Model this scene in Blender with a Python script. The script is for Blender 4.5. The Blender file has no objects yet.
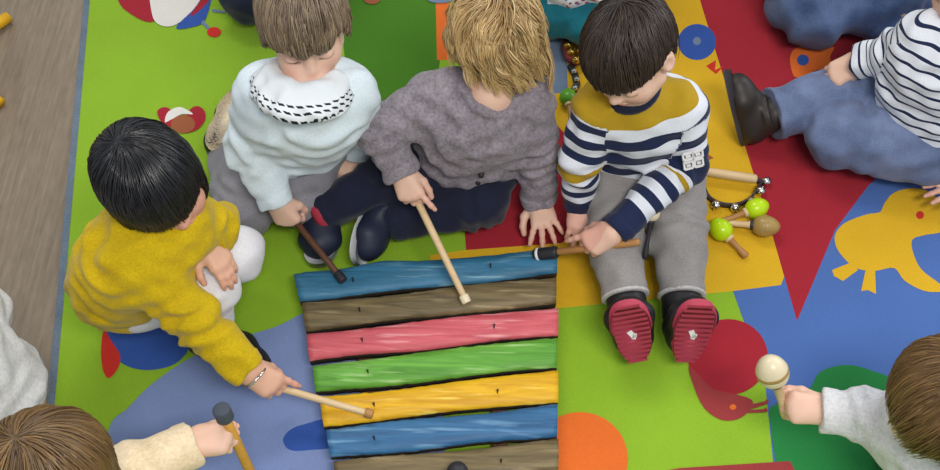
import bpy, bmesh, math, random
import numpy as np
from mathutils import Vector, Matrix
C = bpy.context.scene.collection
rng = np.random.default_rng(7)
random.seed(7)
# ---------------------------------------------------------------- camera geometry
CAM_H = 1.62; PITCH = math.radians(58); FPX = 1000.0
FW = np.array([0, math.cos(PITCH), -math.sin(PITCH)]); UP = np.array([0, math.sin(PITCH), math.cos(PITCH)]); RT = np.array([1., 0, 0])
def W(px, py, z=0.0):
    d = FW + RT*(px-470)/FPX - UP*(py-235)/FPX
    return np.array([0, 0, CAM_H]) + d*((z-CAM_H)/d[2])
def V(*a): return np.array(a, float)
def un(v):
    v = np.asarray(v, float); return v/max(1e-9, np.linalg.norm(v))
def perp(v, ref):                         # part of ref at right angles to v
    v = un(v); return un(np.asarray(ref, float)-v*np.dot(v, ref))
# ---------------------------------------------------------------- materials
def lin(h):
    if isinstance(h, str):
        h = h.lstrip('#'); h = [int(h[i:i+2], 16) for i in (0, 2, 4)]
    r = []
    for c in h[:3]:
        c = c/255.; r.append(c/12.92 if c <= .04045 else ((c+.055)/1.055)**2.4)
    return (*r, 1.0)
class NT:
    def __init__(s, name):
        s.m = bpy.data.materials.new(name); s.m.use_nodes = True
        s.t = s.m.node_tree; s.b = s.t.nodes['Principled BSDF']
    def n(s, kind, **kw):
        x = s.t.nodes.new(kind)
        for k, v in kw.items():
            if k.startswith('i_'):
                key = k[2:]; key = int(key) if key.isdigit() else key.replace('_', ' ')
                s.put(x.inputs[key], v)
            else: setattr(x, k, v)
        return x
    def put(s, sock, v):
        if isinstance(v, bpy.types.NodeSocket): s.t.links.new(v, sock)
        else: sock.default_value = v
    def attr(s, name): return s.n('ShaderNodeAttribute', attribute_name=name).outputs['Fac']
    def math(s, op, a, b=0.0, c=None):
        x = s.n('ShaderNodeMath', operation=op); s.put(x.inputs[0], a); s.put(x.inputs[1], b)
        if c is not None: s.put(x.inputs[2], c)
        return x.outputs[0]
    def mix(s, f, a, b, blend='MIX'):
        x = s.n('ShaderNodeMix', data_type='RGBA', blend_type=blend)
        s.put(x.inputs[0], f); s.put(x.inputs[6], a); s.put(x.inputs[7], b); return x.outputs[2]
    def noise(s, scale, detail=2.0, vec=None, rough=.5, dist=0.0):
        x = s.n('ShaderNodeTexNoise', i_Scale=scale, i_Detail=detail, i_Roughness=rough, i_Distortion=dist)
        if vec is not None: s.put(x.inputs['Vector'], vec)
        return x.outputs['Fac']
    def ramp(s, f, stops, interp='LINEAR'):
        x = s.n('ShaderNodeValToRGB'); e = x.color_ramp; e.interpolation = interp
        while len(e.elements) < len(stops): e.elements.new(1.0)
        for el, (p, c) in zip(e.elements, stops): el.position = p; el.color = c
        s.put(x.inputs[0], f); return x.outputs[0]
    def pos(s, scale=(1, 1, 1), rot=(0, 0, 0)):
        tc = s.n('ShaderNodeTexCoord'); mp = s.n('ShaderNodeMapping'); s.put(mp.inputs[0], tc.outputs['Object'])
        mp.inputs['Scale'].default_value = scale; mp.inputs['Rotation'].default_value = rot; return mp.outputs[0]
    def out(s, col, rough=.6, bump=None, bstr=.3, bdist=.002, spec=.4, sheen=0.0, metal=0.0, **kw):
        b = s.b; s.put(b.inputs['Base Color'], col); s.put(b.inputs['Roughness'], rough)
        b.inputs['Specular IOR Level'].default_value = spec; b.inputs['Metallic'].default_value = metal
        if sheen: b.inputs['Sheen Weight'].default_value = sheen; b.inputs['Sheen Roughness'].default_value = .5
        for k, v in kw.items(): s.put(b.inputs[k.replace('_', ' ')], v)
        if bump is not None:
            x = s.n('ShaderNodeBump', i_Strength=bstr, i_Distance=bdist); s.put(x.inputs['Height'], bump)
            s.t.links.new(x.outputs[0], b.inputs['Normal'])
        return s.m
def shade(c, k): return (c[0]*k, c[1]*k, c[2]*k, 1)
def plain(name, col, rough=.5, var=.12, scale=40, **kw):
    t = NT(name); c = lin(col); f = t.noise(scale, 3, t.pos())
    return t.out(t.mix(f, shade(c, 1-var), shade(c, 1+var)), rough, bump=f, bstr=.15, **kw)
def fabric(name, col, col2=None, knit=260., mottle=30., var=.18, bstr=.5, bdist=.0015, sheen=.15, rough=.85):
    t = NT(name); c = lin(col); c2 = lin(col2) if col2 else shade(c, 1-2*var)
    p = t.pos(); k = t.noise(knit, 2, p); m = t.noise(mottle, 3, p)
    f = t.math('MULTIPLY_ADD', k, .55, t.math('MULTIPLY', m, .45))
    col_ = t.mix(t.ramp(f, [(.32, (0, 0, 0, 1)), (.68, (1, 1, 1, 1))]), c2, c)
    return t.out(col_, rough, bump=f, bstr=bstr, bdist=bdist, sheen=sheen, spec=.2)
def denim(name, col, worn):
    t = NT(name); p = t.pos(); a = t.noise(18, 4, p); k = t.noise(420, 1, p)
    f = t.math('MULTIPLY_ADD', k, .35, t.math('MULTIPLY', a, .75))
    return t.out(t.mix(t.ramp(f, [(.35, (0, 0, 0, 1)), (.75, (1, 1, 1, 1))]), lin(col), lin(worn)), .85, bump=k, bstr=.3, bdist=.001, sheen=.1, spec=.2)
def bands(name, stops_torso, stops_arm, period_t, period_a, off_t=0., off_a=0., repeat=True, extra=None):
    """woven stripes; 'along' runs down the torso or the sleeve in metres, 'zone' is 0 on the torso, 1 on a sleeve"""
    t = NT(name); u = t.attr('along'); z = t.attr('zone'); p = t.pos()
    wob = t.math('MULTIPLY', t.math('SUBTRACT', t.noise(14, 2, p), .5), .006)
    u = t.math('ADD', u, wob)
    def one(period, off, stops):
        f = t.math('DIVIDE', t.math('ADD', u, off), period)
        if repeat: f = t.math('FRACT', f)
        return t.ramp(f, stops, 'CONSTANT')
    ca = one(period_a, off_a, stops_arm)
    if extra: ca = t.mix(t.math('LESS_THAN', z, 1.5), ca, one(period_a, off_a, extra))
    c = t.mix(t.math('GREATER_THAN', z, .5), one(period_t, off_t, stops_torso), ca)
    k = t.noise(300, 2, p)
    c = t.mix(t.math('MULTIPLY', k, .25), c, (.25, .25, .28, 1), 'MULTIPLY')
    return t.out(c, .85, bump=k, bstr=.4, bdist=.001, sheen=.1, spec=.2)
def skin(name, col, lips='#b8605a'):
    t = NT(name); c = lin(col); p = t.pos(); f = t.noise(22, 3, p)
    base = t.mix(f, shade(c, .92), shade(c, 1.06))
    base = t.mix(t.math('MULTIPLY', t.attr('blush'), .8), base, lin('#cf7f72'))
    base = t.mix(t.attr('lips'), base, lin(lips))
    base = t.mix(t.attr('lash'), base, lin('#33221c'))
    return t.out(base, .5, bump=t.noise(300, 2, p), bstr=.08, spec=.35, Subsurface_Weight=.12, Subsurface_Radius=(.012, .005, .003), Subsurface_Scale=.5)
def hairmat(name, root, tip, hi, rough=.42, spec=.5):
    t = NT(name); r = t.attr('rnd'); a = t.attr('along')
    c = t.mix(t.ramp(a, [(.15, (0, 0, 0, 1)), (.9, (1, 1, 1, 1))]), lin(root), lin(tip))
    c = t.mix(t.ramp(r, [(.35, (0, 0, 0, 1)), (1., (1, 1, 1, 1))]), c, lin(hi))
    return t.out(c, rough, spec=spec)
def wood(name, col, dark, scale=(6, 60, 60), rough=.55):
    t = NT(name); p = t.pos(scale); f = t.noise(1.5, 4, p, dist=.6)
    return t.out(t.mix(f, lin(dark), lin(col)), rough, bump=f, bstr=.15, bdist=.001)
def metal(name, col, rough=.25):
    t = NT(name); return t.out(lin(col), rough, metal=1.0)
# ---------------------------------------------------------------- object helpers
def setp(o, label=None, cat=None, group=None, kind=None):
    for k, v in (('label', label), ('category', cat), ('group', group), ('kind', kind)):
        if v: o[k] = v
    return o
def thing(name, label, cat, loc, group=None):
    o = bpy.data.objects.new(name, None); C.objects.link(o); o.location = Vector(loc); o.empty_display_size = .05
    return setp(o, label, cat, group)
def mk(name, v, f, mat, parent=None, attrs=None, smooth=True, label=None):
    v = np.asarray(v, float).reshape(-1, 3)
    if parent is not None:
        off = np.zeros(3); q = parent
        while q is not None: off += np.array(q.location); q = q.parent
        v = v-off
    me = bpy.data.meshes.new(name)
    if isinstance(f, np.ndarray):
        n = f.shape[1]; me.vertices.add(len(v)); me.vertices.foreach_set('co', v.astype(np.float32).ravel())
        me.loops.add(f.size); me.loops.foreach_set('vertex_index', f.astype(np.int32).ravel())
        me.polygons.add(len(f)); me.polygons.foreach_set('loop_start', np.arange(0, f.size, n, dtype=np.int32))
        me.update(calc_edges=True); me.validate()
    else:
        me.from_pydata([tuple(x) for x in v], [], f); me.validate(); me.update()
    for k, a in (attrs or {}).items():
        at = me.attributes.new(k, 'FLOAT', 'POINT'); at.data.foreach_set('value', np.asarray(a, np.float32))
    if smooth: me.polygons.foreach_set('use_smooth', np.ones(len(me.polygons), bool))
    for m in (mat if isinstance(mat, list) else [mat]): me.materials.append(m)
    o = bpy.data.objects.new(name, me); C.objects.link(o)
    if parent is not None: o.parent = parent
    if label: o['label'] = label
    return o
def lathe(profile, a, b, n=20):
    """profile [(t 0..1 along a->b, radius)]"""
    a = np.asarray(a, float); b = np.asarray(b, float); ax = un(b-a); x = perp(ax, (0.3, .5, 1) if abs(ax[2]) < .9 else (1, 0, 0)); y = np.cross(ax, x)
    th = np.linspace(0, 2*math.pi, n, endpoint=False); vs = []; fs = []
    for t, r in profile:
        c = a+(b-a)*t; vs += [c+(x*math.cos(q)+y*math.sin(q))*r for q in th]
    m = len(profile)
    for i in range(m-1):
        for j in range(n): k = (j+1) % n; fs.append((i*n+j, i*n+k, (i+1)*n+k, (i+1)*n+j))
    fs.append(tuple(range(n-1, -1, -1))); fs.append(tuple((m-1)*n+j for j in range(n)))
    return vs, fs
def merge(*parts):
    vs = []; fs = []
    for v, f in parts:
        o = len(vs); vs += [np.asarray(q, float) for q in v]; fs += [tuple(i+o for i in g) for g in f]
    return vs, fs
def ball_profile(r, L, n=9): return [((1-math.cos(math.pi*i/n))/2, max(1e-4, r*math.sin(math.pi*i/n))) for i in range(n+1)]
def tube(pts, r, n=8):
    pts = [np.asarray(p, float) for p in pts]; vs = []; fs = []; m = len(pts)
    R = r if hasattr(r, '__len__') else [r]*m; x = None
    for i, p in enumerate(pts):
        t = un(pts[min(i+1, m-1)]-pts[max(i-1, 0)])
        x = perp(t, x if x is not None else ((0, 0, 1) if abs(t[2]) < .9 else (1, 0, 0))); y = np.cross(t, x)
        vs += [p+(x*math.cos(q)+y*math.sin(q))*R[i] for q in np.linspace(0, 2*math.pi, n, endpoint=False)]
    for i in range(m-1):
        for j in range(n): k = (j+1) % n; fs.append((i*n+j, i*n+k, (i+1)*n+k, (i+1)*n+j))
    fs.append(tuple(range(n-1, -1, -1))); fs.append(tuple((m-1)*n+j for j in range(n)))
    return vs, fs
def boxm(c, ax, ay, az, hx, hy, hz):
    c = np.asarray(c, float); vs = [c+np.asarray(ax)*hx*i+np.asarray(ay)*hy*j+np.asarray(az)*hz*k for i in (-1, 1) for j in (-1, 1) for k in (-1, 1)]
    return vs, [(0, 1, 3, 2), (4, 6, 7, 5), (0, 4, 5, 1), (2, 3, 7, 6), (0, 2, 6, 4), (1, 5, 7, 3)]
def bevel(o, w, seg=2):
    m = o.modifiers.new('bevel', 'BEVEL'); m.width = w; m.segments = seg; m.limit_method = 'ANGLE'; return o
# ---------------------------------------------------------------- implicit surfaces
class Field:
    def __init__(s, lo, hi, vox):
        s.lo = np.asarray(lo, float); s.v = vox; s.n = np.ceil((np.asarray(hi)-s.lo)/vox).astype(int)+1
        s.d = np.full(s.n, 1.0, np.float32)
    def _box(s, lo, hi):
        i0 = np.clip(np.floor((lo-s.lo)/s.v).astype(int), 0, s.n); i1 = np.clip(np.ceil((hi-s.lo)/s.v).astype(int)+1, 0, s.n)
        if (i1 <= i0).any(): return None, None
        ax = [(s.lo[k]+np.arange(i0[k], i1[k])*s.v).astype(np.float32) for k in range(3)]
        return tuple(slice(a, b) for a, b in zip(i0, i1)), (ax[0][:, None, None], ax[1][None, :, None], ax[2][None, None, :])
    def _join(s, sl, d, k, op):
        a = s.d[sl]
        if op == 'add':
            h = np.maximum(k-np.abs(a-d), 0)/k if k > 0 else 0
            s.d[sl] = np.minimum(a, d)-h*h*k*.25
        else:
            h = np.maximum(k-np.abs(a+d), 0)/k if k > 0 else 0
            s.d[sl] = np.maximum(a, -d)+h*h*k*.25
    def rc(s, a, b, ra, rb=None, k=.012, flat_a=False, flat_b=False, rip=None, op='add'):
        a = np.asarray(a, float); b = np.asarray(b, float); rb = ra if rb is None else rb
        pad = max(ra, rb)+k+3*s.v+(rip[0] if rip else 0)
        sl, P = s._box(np.minimum(a, b)-pad, np.maximum(a, b)+pad)
        if sl is None: return
        ba = b-a; L2 = max(1e-12, ba@ba); L = math.sqrt(L2)
        X, Y, Z = P[0]-a[0], P[1]-a[1], P[2]-a[2]
        hu = (X*ba[0]+Y*ba[1]+Z*ba[2])/L2; h = np.clip(hu, 0, 1)
        d = np.sqrt((X-h*ba[0])**2+(Y-h*ba[1])**2+(Z-h*ba[2])**2)-(ra+(rb-ra)*h)
        if rip:
            amp, lam, ph = rip[:3]; env = rip[3] if len(rip) > 3 else None
            w = np.sin(hu*L/lam*6.283+ph+2.2*np.sin(X*38+ph)+2.*np.sin(Y*31+Z*27+ph*2))
            e = np.exp(-((h-env)/.3)**2) if env is not None else 1.0
            d = d-amp*w*e
        if flat_a: d = np.maximum(d, -hu*L)
        if flat_b: d = np.maximum(d, (hu-1)*L)
        s._join(sl, d, k, op)
    def ell(s, c, r, R=None, k=.012, op='add'):
        c = np.asarray(c, float); r = np.asarray(r, float); R = np.eye(3) if R is None else R
        pad = max(r)+k+3*s.v; sl, P = s._box(c-pad, c+pad)
        if sl is None: return
        X, Y, Z = P[0]-c[0], P[1]-c[1], P[2]-c[2]
        q = [(X*R[0, i]+Y*R[1, i]+Z*R[2, i])/r[i] for i in range(3)]
        k0 = np.sqrt(q[0]**2+q[1]**2+q[2]**2)+1e-9
        k1 = np.sqrt((q[0]/r[0])**2+(q[1]/r[1])**2+(q[2]/r[2])**2)+1e-9
        s._join(sl, k0*(k0-1)/k1, k, op)
    def torus(s, c, R, rx, ry, rmin, k=.006, wob=0.):
        """ring in the plane of R's first two columns, half-axes rx, ry, tube radius rmin"""
        n = 18; th = np.linspace(0, 2*math.pi, n+1)
        pts = [np.asarray(c)+R[:, 0]*rx*math.cos(t)+R[:, 1]*ry*math.sin(t)+R[:, 2]*wob*math.sin(t) for t in th]
        for p, q in zip(pts, pts[1:]): s.rc(p, q, rmin, rmin, k)
    def folds(s, amp, freq, seed=0.):
        m = np.abs(s.d) < .03; i = np.nonzero(m)
        x, y, z = [(s.lo[j]+i[j]*s.v).astype(np.float32)*freq for j in range(3)]
        w = np.sin(x*1.1+1.7*np.sin(y*.8+seed)+.9*z)+np.sin(y*1.3+1.5*np.sin(z*.9+seed*1.3)-.7*x)+np.sin(z*1.5+1.6*np.sin(x*.7+seed*.7)+.5*y)
        s.d[m] -= amp*w/2
    def mesh(s):
        d = s.d; ins = d < 0
        acc = np.zeros(tuple(np.array(d.shape)-1), np.int8)
        for i in (0, 1):
            for j in (0, 1):
                for k in (0, 1): acc += ins[i:d.shape[0]-1+i, j:d.shape[1]-1+j, k:d.shape[2]-1+k]
        act = (acc > 0) & (acc < 8); cell = np.argwhere(act); idx = np.full(act.shape, -1, np.int32); idx[act] = np.arange(len(cell))
        sumv = np.zeros((len(cell), 3)); cnt = np.zeros(len(cell))
        cor = [(i, j, k) for i in (0, 1) for j in (0, 1) for k in (0, 1)]
        val = {c: d[cell[:, 0]+c[0], cell[:, 1]+c[1], cell[:, 2]+c[2]] for c in cor}
        for c in cor:
            for ax in range(3):
                if c[ax] == 0:
                    e = list(c); e[ax] = 1; e = tuple(e); a, b = val[c], val[e]; m = (a < 0) != (b < 0)
                    t = np.where(m, a/np.where(m, a-b, 1), 0); p = np.tile(np.array(c, float), (len(cell), 1)); p[:, ax] = t
                    sumv[m] += p[m]; cnt[m] += 1
        v = s.lo+(cell+sumv/cnt[:, None])*s.v
        fs = []
        for ax in range(3):
            u, w = (ax+1) % 3, (ax+2) % 3
            sl0 = [slice(None)]*3; sl1 = [slice(None)]*3; sl0[ax] = slice(0, -1); sl1[ax] = slice(1, None)
            for q in (u, w): sl0[q] = slice(1, -1); sl1[q] = slice(1, -1)
            A = ins[tuple(sl0)]; B = ins[tuple(sl1)]; e = np.argwhere(A != B)
            if not len(e): continue
            sgn = A[tuple(e.T)]; base = e.copy(); base[:, u] += 1; base[:, w] += 1
            def cellid(du, dw):
                c = base.copy(); c[:, u] -= du; c[:, w] -= dw; return idx[tuple(c.T)]
            q = np.stack([cellid(1, 1), cellid(0, 1), cellid(0, 0), cellid(1, 0)], 1)
            q[~sgn] = q[~sgn][:, ::-1]; fs.append(q)
        f = np.concatenate(fs); f = f[(f >= 0).all(1)]
        return v, f
def segdist(p, a, b):
    ba = b-a; h = np.clip(((p-a)@ba)/max(1e-9, ba@ba), 0, 1); return np.linalg.norm(p-a-h[:, None]*ba, axis=1), h*np.linalg.norm(ba)
# ---------------------------------------------------------------- people
def hand_prims(w, d, n, right, s=1.0, curl=((10, 12, 8),)*4, spread=5., thumb=(.6, .75, -.25), tcurl=.35, index=None):
    """round cones of a hand: w wrist, d towards the knuckles, n out of the back of the hand; also where a grip closes"""
    d = un(d); n = perp(d, n); lat = -np.cross(d, n) if right else np.cross(d, n)
    curl = list(curl)*4 if len(curl) == 1 else list(curl)
    if index is not None: curl[0] = index
    out = []; Lp = .046*s
    offs = [.0170, .0057, -.0057, -.0165]; adv = [-.001, .002, 0, -.006]; lens = [.044, .048, .045, .036]; rad = [.0057, .0058, .0056, .0050]
    bases = []
    for o, a in zip(offs, adv):
        b = w+d*(Lp+a*s)+lat*o*s; bases.append(b)
        out.append((w+d*.006*s+lat*o*.55*s, b, .0125*s, .0085*s, .010))
    out.append((w-n*.002*s, w+d*.03*s-lat*.010*s-n*.006*s, .014*s, .011*s, .010))
    for i, b in enumerate(bases):
        ang = 0.; p = b; sd = un(d+lat*math.tan(math.radians(spread))*(offs[i]/.0065)*.9)
        for j, fr in enumerate((.44, .31, .25)):
            ang += math.radians(curl[i][j]); q = p+(sd*math.cos(ang)-n*math.sin(ang))*lens[i]*fr*s
            out.append((p, q, rad[i]*(1-.08*j)*s, rad[i]*(1-.08*(j+1))*s, .004 if j else .006)); p = q
    t0 = w+d*.010*s+lat*.015*s-n*.004*s
    t1 = t0+un(d*thumb[0]+lat*thumb[1]+n*thumb[2])*.024*s
    v2 = un(d*(thumb[0]+.35)+lat*(thumb[1]-tcurl*1.2)+n*(thumb[2]-tcurl*.5)); t2 = t1+v2*.019*s
    v3 = un(d*(thumb[0]+.45)+lat*(thumb[1]-tcurl*2.2)+n*(thumb[2]-tcurl)); t3 = t2+v3*.014*s
    out += [(t0, t1, .0105*s, .0078*s, .009), (t1, t2, .0074*s, .0066*s, .004), (t2, t3, .0064*s, .0055*s, .003)]
    return out, w+d*(Lp+.008*s)-n*.019*s, lat
FIST = ((62, 82, 50), (66, 85, 52), (68, 86, 52), (70, 86, 52))
FLAT = ((6, 8, 5),)*4
RELAX = ((18, 24, 16), (22, 28, 18), (26, 30, 20), (30, 32, 22))
def head_rot(face, up):
    y = un(face); z = perp(y, up); return np.stack([np.cross(y, z), y, z], 1)
def add_head(F, c, R, s):
    L = lambda x, y, z: c+R@(V(x, y, z)*s)
    F.ell(L(0, -.010, .020), V(.068, .083, .074)*s, R, .01*s)
    F.ell(L(0, .018, -.030), V(.054, .060, .058)*s, R, .02*s)
    for g in (-1, 1):
        F.ell(L(g*.030, .046, -.034), V(.026, .026, .026)*s, R, .016*s)
        F.rc(L(g*.040, .012, -.050), L(g*.020, .050, -.066), .022*s, .018*s, .016*s)
    F.ell(L(0, .060, -.070), V(.019, .016, .015)*s, R, .014*s)
    for g in (-1, 1): F.ell(L(g*.029, .079, -.006), V(.018, .012, .011)*s, R, .012*s, 'sub')
    for g in (-1, 1): F.ell(L(g*.029, .062, -.007), V(.0145, .0125, .0112)*s, R, .004*s)
    F.rc(L(0, .070, -.002), L(0, .083, -.025), .0062*s, .0092*s, .009*s)
    for g in (-1, 1): F.ell(L(g*.0075, .079, -.029), V(.0062, .0065, .0055)*s, R, .005*s)
    F.ell(L(0, .076, -.0455), V(.0165, .0072, .0045)*s, R, .005*s); F.ell(L(0, .074, -.0535), V(.0135, .0075, .0052)*s, R, .003*s)
    for g in (-1, 1):
        F.ell(L(g*.070, -.008, -.012), V(.0085, .018, .027)*s, R, .008*s)
        F.ell(L(g*.079, -.003, -.010), V(.0065, .009, .014)*s, R, .004*s, 'sub')
def sides(J): return [k for k in ('L', 'R') if 's'+k in J]
def body_mesh(root, J, s=1., vox=.0026, mat=None, head=True):
    J['nk0'] = J['nk'].copy(); J['nk'] = J['nk']+un(J['nk']-J['ch'])*.020*s
    pts = np.array([v for k, v in J.items() if isinstance(v, np.ndarray) and v.shape == (3,) and k[0] != 't'])
    F = Field(pts.min(0)-.15*s, pts.max(0)+.15*s, vox)
    tx = un(J['sR']-J['sL'])
    for o in (-.035, .035): F.rc(J['pe']+tx*o*s, J['ch']+tx*o*1.1*s, .062*s, .058*s, .03*s)
    F.rc(J['pe'], J['ch'], .070*s, .064*s, .03*s); F.rc(J['sL'], J['sR'], .034*s, .034*s, .03*s)
    F.rc(J['ch'], J['nk'], .05*s, .034*s, .03*s)
    if head:
        R = J['R']; hs = s*J.get('hs', .9); add_head(F, J['hd'], R, hs)
        F.rc(J['nk'], J['hd']+R@(V(0, -.018, -.050)*hs), .033*s, .032*s, .014*s)
    for k in sides(J):
        F.rc(J['s'+k], J['e'+k], .034*s, .027*s, .012*s); F.rc(J['e'+k], J['w'+k], .027*s, .0195*s, .008*s)
    for k in ('L', 'R'):
        if 'h'+k not in J: continue
        F.rc(J['h'+k], J['k'+k], .060*s, .042*s, .02*s); F.rc(J['k'+k], J['a'+k], .042*s, .029*s, .012*s)
    for k, H in J.get('hands', {}).items():
        for a, b, ra, rb, kk in H[0]: F.rc(a, b, ra, rb, kk*s)
    v, f = F.mesh()
    at = {n: np.zeros(len(v)) for n in ('lips', 'lash', 'blush')}
    if head:
        q = (v-J['hd'])@J['R']/hs
        g = lambda x, y, z, rx, ry, rz: np.clip(1.6-1.6*np.sqrt(((np.abs(q[:, 0])-x)/rx)**2+((q[:, 1]-y)/ry)**2+((q[:, 2]-z)/rz)**2), 0, 1)
        at['lips'] = np.clip(g(0, .080, -.0495, .021, .03, .0105)*1.2, 0, 1)*.75
        at['blush'] = g(.036, .065, -.034, .022, .04, .020)*.35+g(0, .09, -.028, .014, .02, .010)*.2
        at['lash'] = np.clip(g(.029, .072, -.0135, .017, .03, .0038)*1.3, 0, 1)+.55*g(.030, .068, .0135, .017, .03, .0045)
        for k, H in J.get('hands', {}).items():
            w = H[3]; dk = np.linalg.norm(v-w, axis=1); at['blush'] = np.maximum(at['blush'], np.clip((dk-.045*s)/(.04*s), 0, 1)*(dk < .13*s)*.45)
    return mk('body', v, f, mat, root, at)
def top_mesh(root, J, mat, name='sweater', s=1., vox=.003, o=.010, rip=.0022, hem=.0, fold=.0016, seed=1., collar=.005, cuff=.02, arm_norm=False, wide=0., belly=.0):
    ks = sides(J); pts = [J['pe'], J['ch'], J['nk']]+[J[c+k] for k in ks for c in 'sew']
    pts = np.array(pts); F = Field(pts.min(0)-.14*s, pts.max(0)+.14*s, vox)
    tx = un(J['sR']-J['sL']); ax = un(J['ch']-J['pe']); base = J['pe']+ax*hem
    for q in (-.035, .035): F.rc(base+tx*q*s, J['ch']+tx*q*1.1*s, .064*s+o+wide, .060*s+o, .03*s, flat_a=True, rip=(rip, .06*s, seed+q*40))
    F.rc(base, J['ch'], .072*s+o+wide, .066*s+o, .03*s, flat_a=True, rip=(rip, .055*s, seed))
    F.rc(J['sL'], J['sR'], .035*s+o, None, .03*s)
    F.rc(J['ch'], J['nk']+un(J['nk']-J['ch'])*.004, .05*s+o, .034*s+o, .03*s, flat_b=True)
    if belly: F.ell(J['pe']*.55+J['ch']*.45, V(.08, .08, .08)*s+o+belly, None, .03*s)
    for i, k in enumerate(ks):
        S, E, Wr = J['s'+k], J['e'+k], J['w'+k]; d = un(Wr-E)
        F.rc(S, E, .035*s+o, .029*s+o, .016*s, rip=(rip*1.3, .042*s, seed+i, .85)); F.rc(E, Wr, .029*s+o, .022*s+o*.8, .010*s, flat_b=True, rip=(rip*1.3, .036*s, seed+2+i, .1))
        if cuff: F.rc(Wr-d*cuff, Wr, .0235*s+o, .0225*s+o, .002, flat_a=True, flat_b=True)
    if collar:
        z = un(J['nk']-J['ch']); x = perp(z, tx); R = np.stack([x, np.cross(z, x), z], 1)
        F.torus(J['nk']+z*.004, R, .034*s+o*.75, .034*s+o*.75, collar)
    if hem is not None:
        x = perp(ax, tx); R = np.stack([x, np.cross(ax, x), ax], 1)
    if fold: F.folds(fold, 85/s, seed)
    v, f = F.mesh()
    # stripe coordinates
    best = np.abs((v-(J['pe']+J['ch'])/2)@un(np.cross(tx, ax)))*0+9.; al = np.zeros(len(v)); zo = np.zeros(len(v))
    dT, _ = segdist(v, J['pe'], J['ch']); dT = np.minimum.reduce([dT-.09*s, segdist(v, J['pe']-tx*.04*s, J['ch']-tx*.04*s)[0]-.072*s, segdist(v, J['pe']+tx*.04*s, J['ch']+tx*.04*s)[0]-.072*s])
    al[:] = (J['nk']-v)@ax; best = dT
    for i, k in enumerate(ks):
        S, E, Wr = J['s'+k], J['e'+k], J['w'+k]
        d1, h1 = segdist(v, S, E); d2, h2 = segdist(v, E, Wr); d1 -= .035*s+o; d2 -= .028*s+o
        L1 = np.linalg.norm(E-S); u = np.where(d1 < d2, h1, h2+L1); d = np.minimum(d1, d2)
        w1 = np.clip((d2-d1)/.02+.5, 0, 1); u = w1*h1+(1-w1)*(h2+L1)
        u = u/(L1+np.linalg.norm(Wr-E))*.27 if arm_norm else u; m = (d < best) & (u > .012*s); al[m] = u[m]; zo[m] = i+1; best = np.minimum(best, d)
    return mk(name, v, f, mat, root, {'along': al, 'zone': zo})
def legs_mesh(root, J, mat, name='trousers', s=1., vox=.003, o=.008, rip=.0028, fold=.0018, seed=3., cuff=True, flare=0., ks=('L', 'R')):
    pts = np.array([J['pe']]+[J[c+k] for k in ks for c in 'hka']); F = Field(pts.min(0)-.13*s, pts.max(0)+.13*s, vox)
    tx = un(J['sR']-J['sL']); ax = un(J['ch']-J['pe'])
    for q in (-.035, .035): F.rc(J['pe']+tx*q*s, J['pe']+ax*.05*s+tx*q*s, .066*s+o*.6, .062*s+o*.4, .02*s, flat_b=True)
    for i, k in enumerate(ks):
        Hp, K, A = J['h'+k], J['k'+k], J['a'+k]
        F.rc(Hp, K, .061*s+o, .044*s+o, .02*s, rip=(rip, .05*s, seed+i, .95)); F.rc(K, A, .044*s+o, .031*s+o+flare, .014*s, flat_b=True, rip=(rip, .045*s, seed+4+i, .1))
        if cuff:
            d = un(A-K); F.rc(A-d*.016*s, A, .0345*s+o+flare, .034*s+o+flare, .002, flat_a=True, flat_b=True)
    if fold: F.folds(fold, 70/s, seed)
    v, f = F.mesh(); return mk(name, v, f, mat, root)
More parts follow.
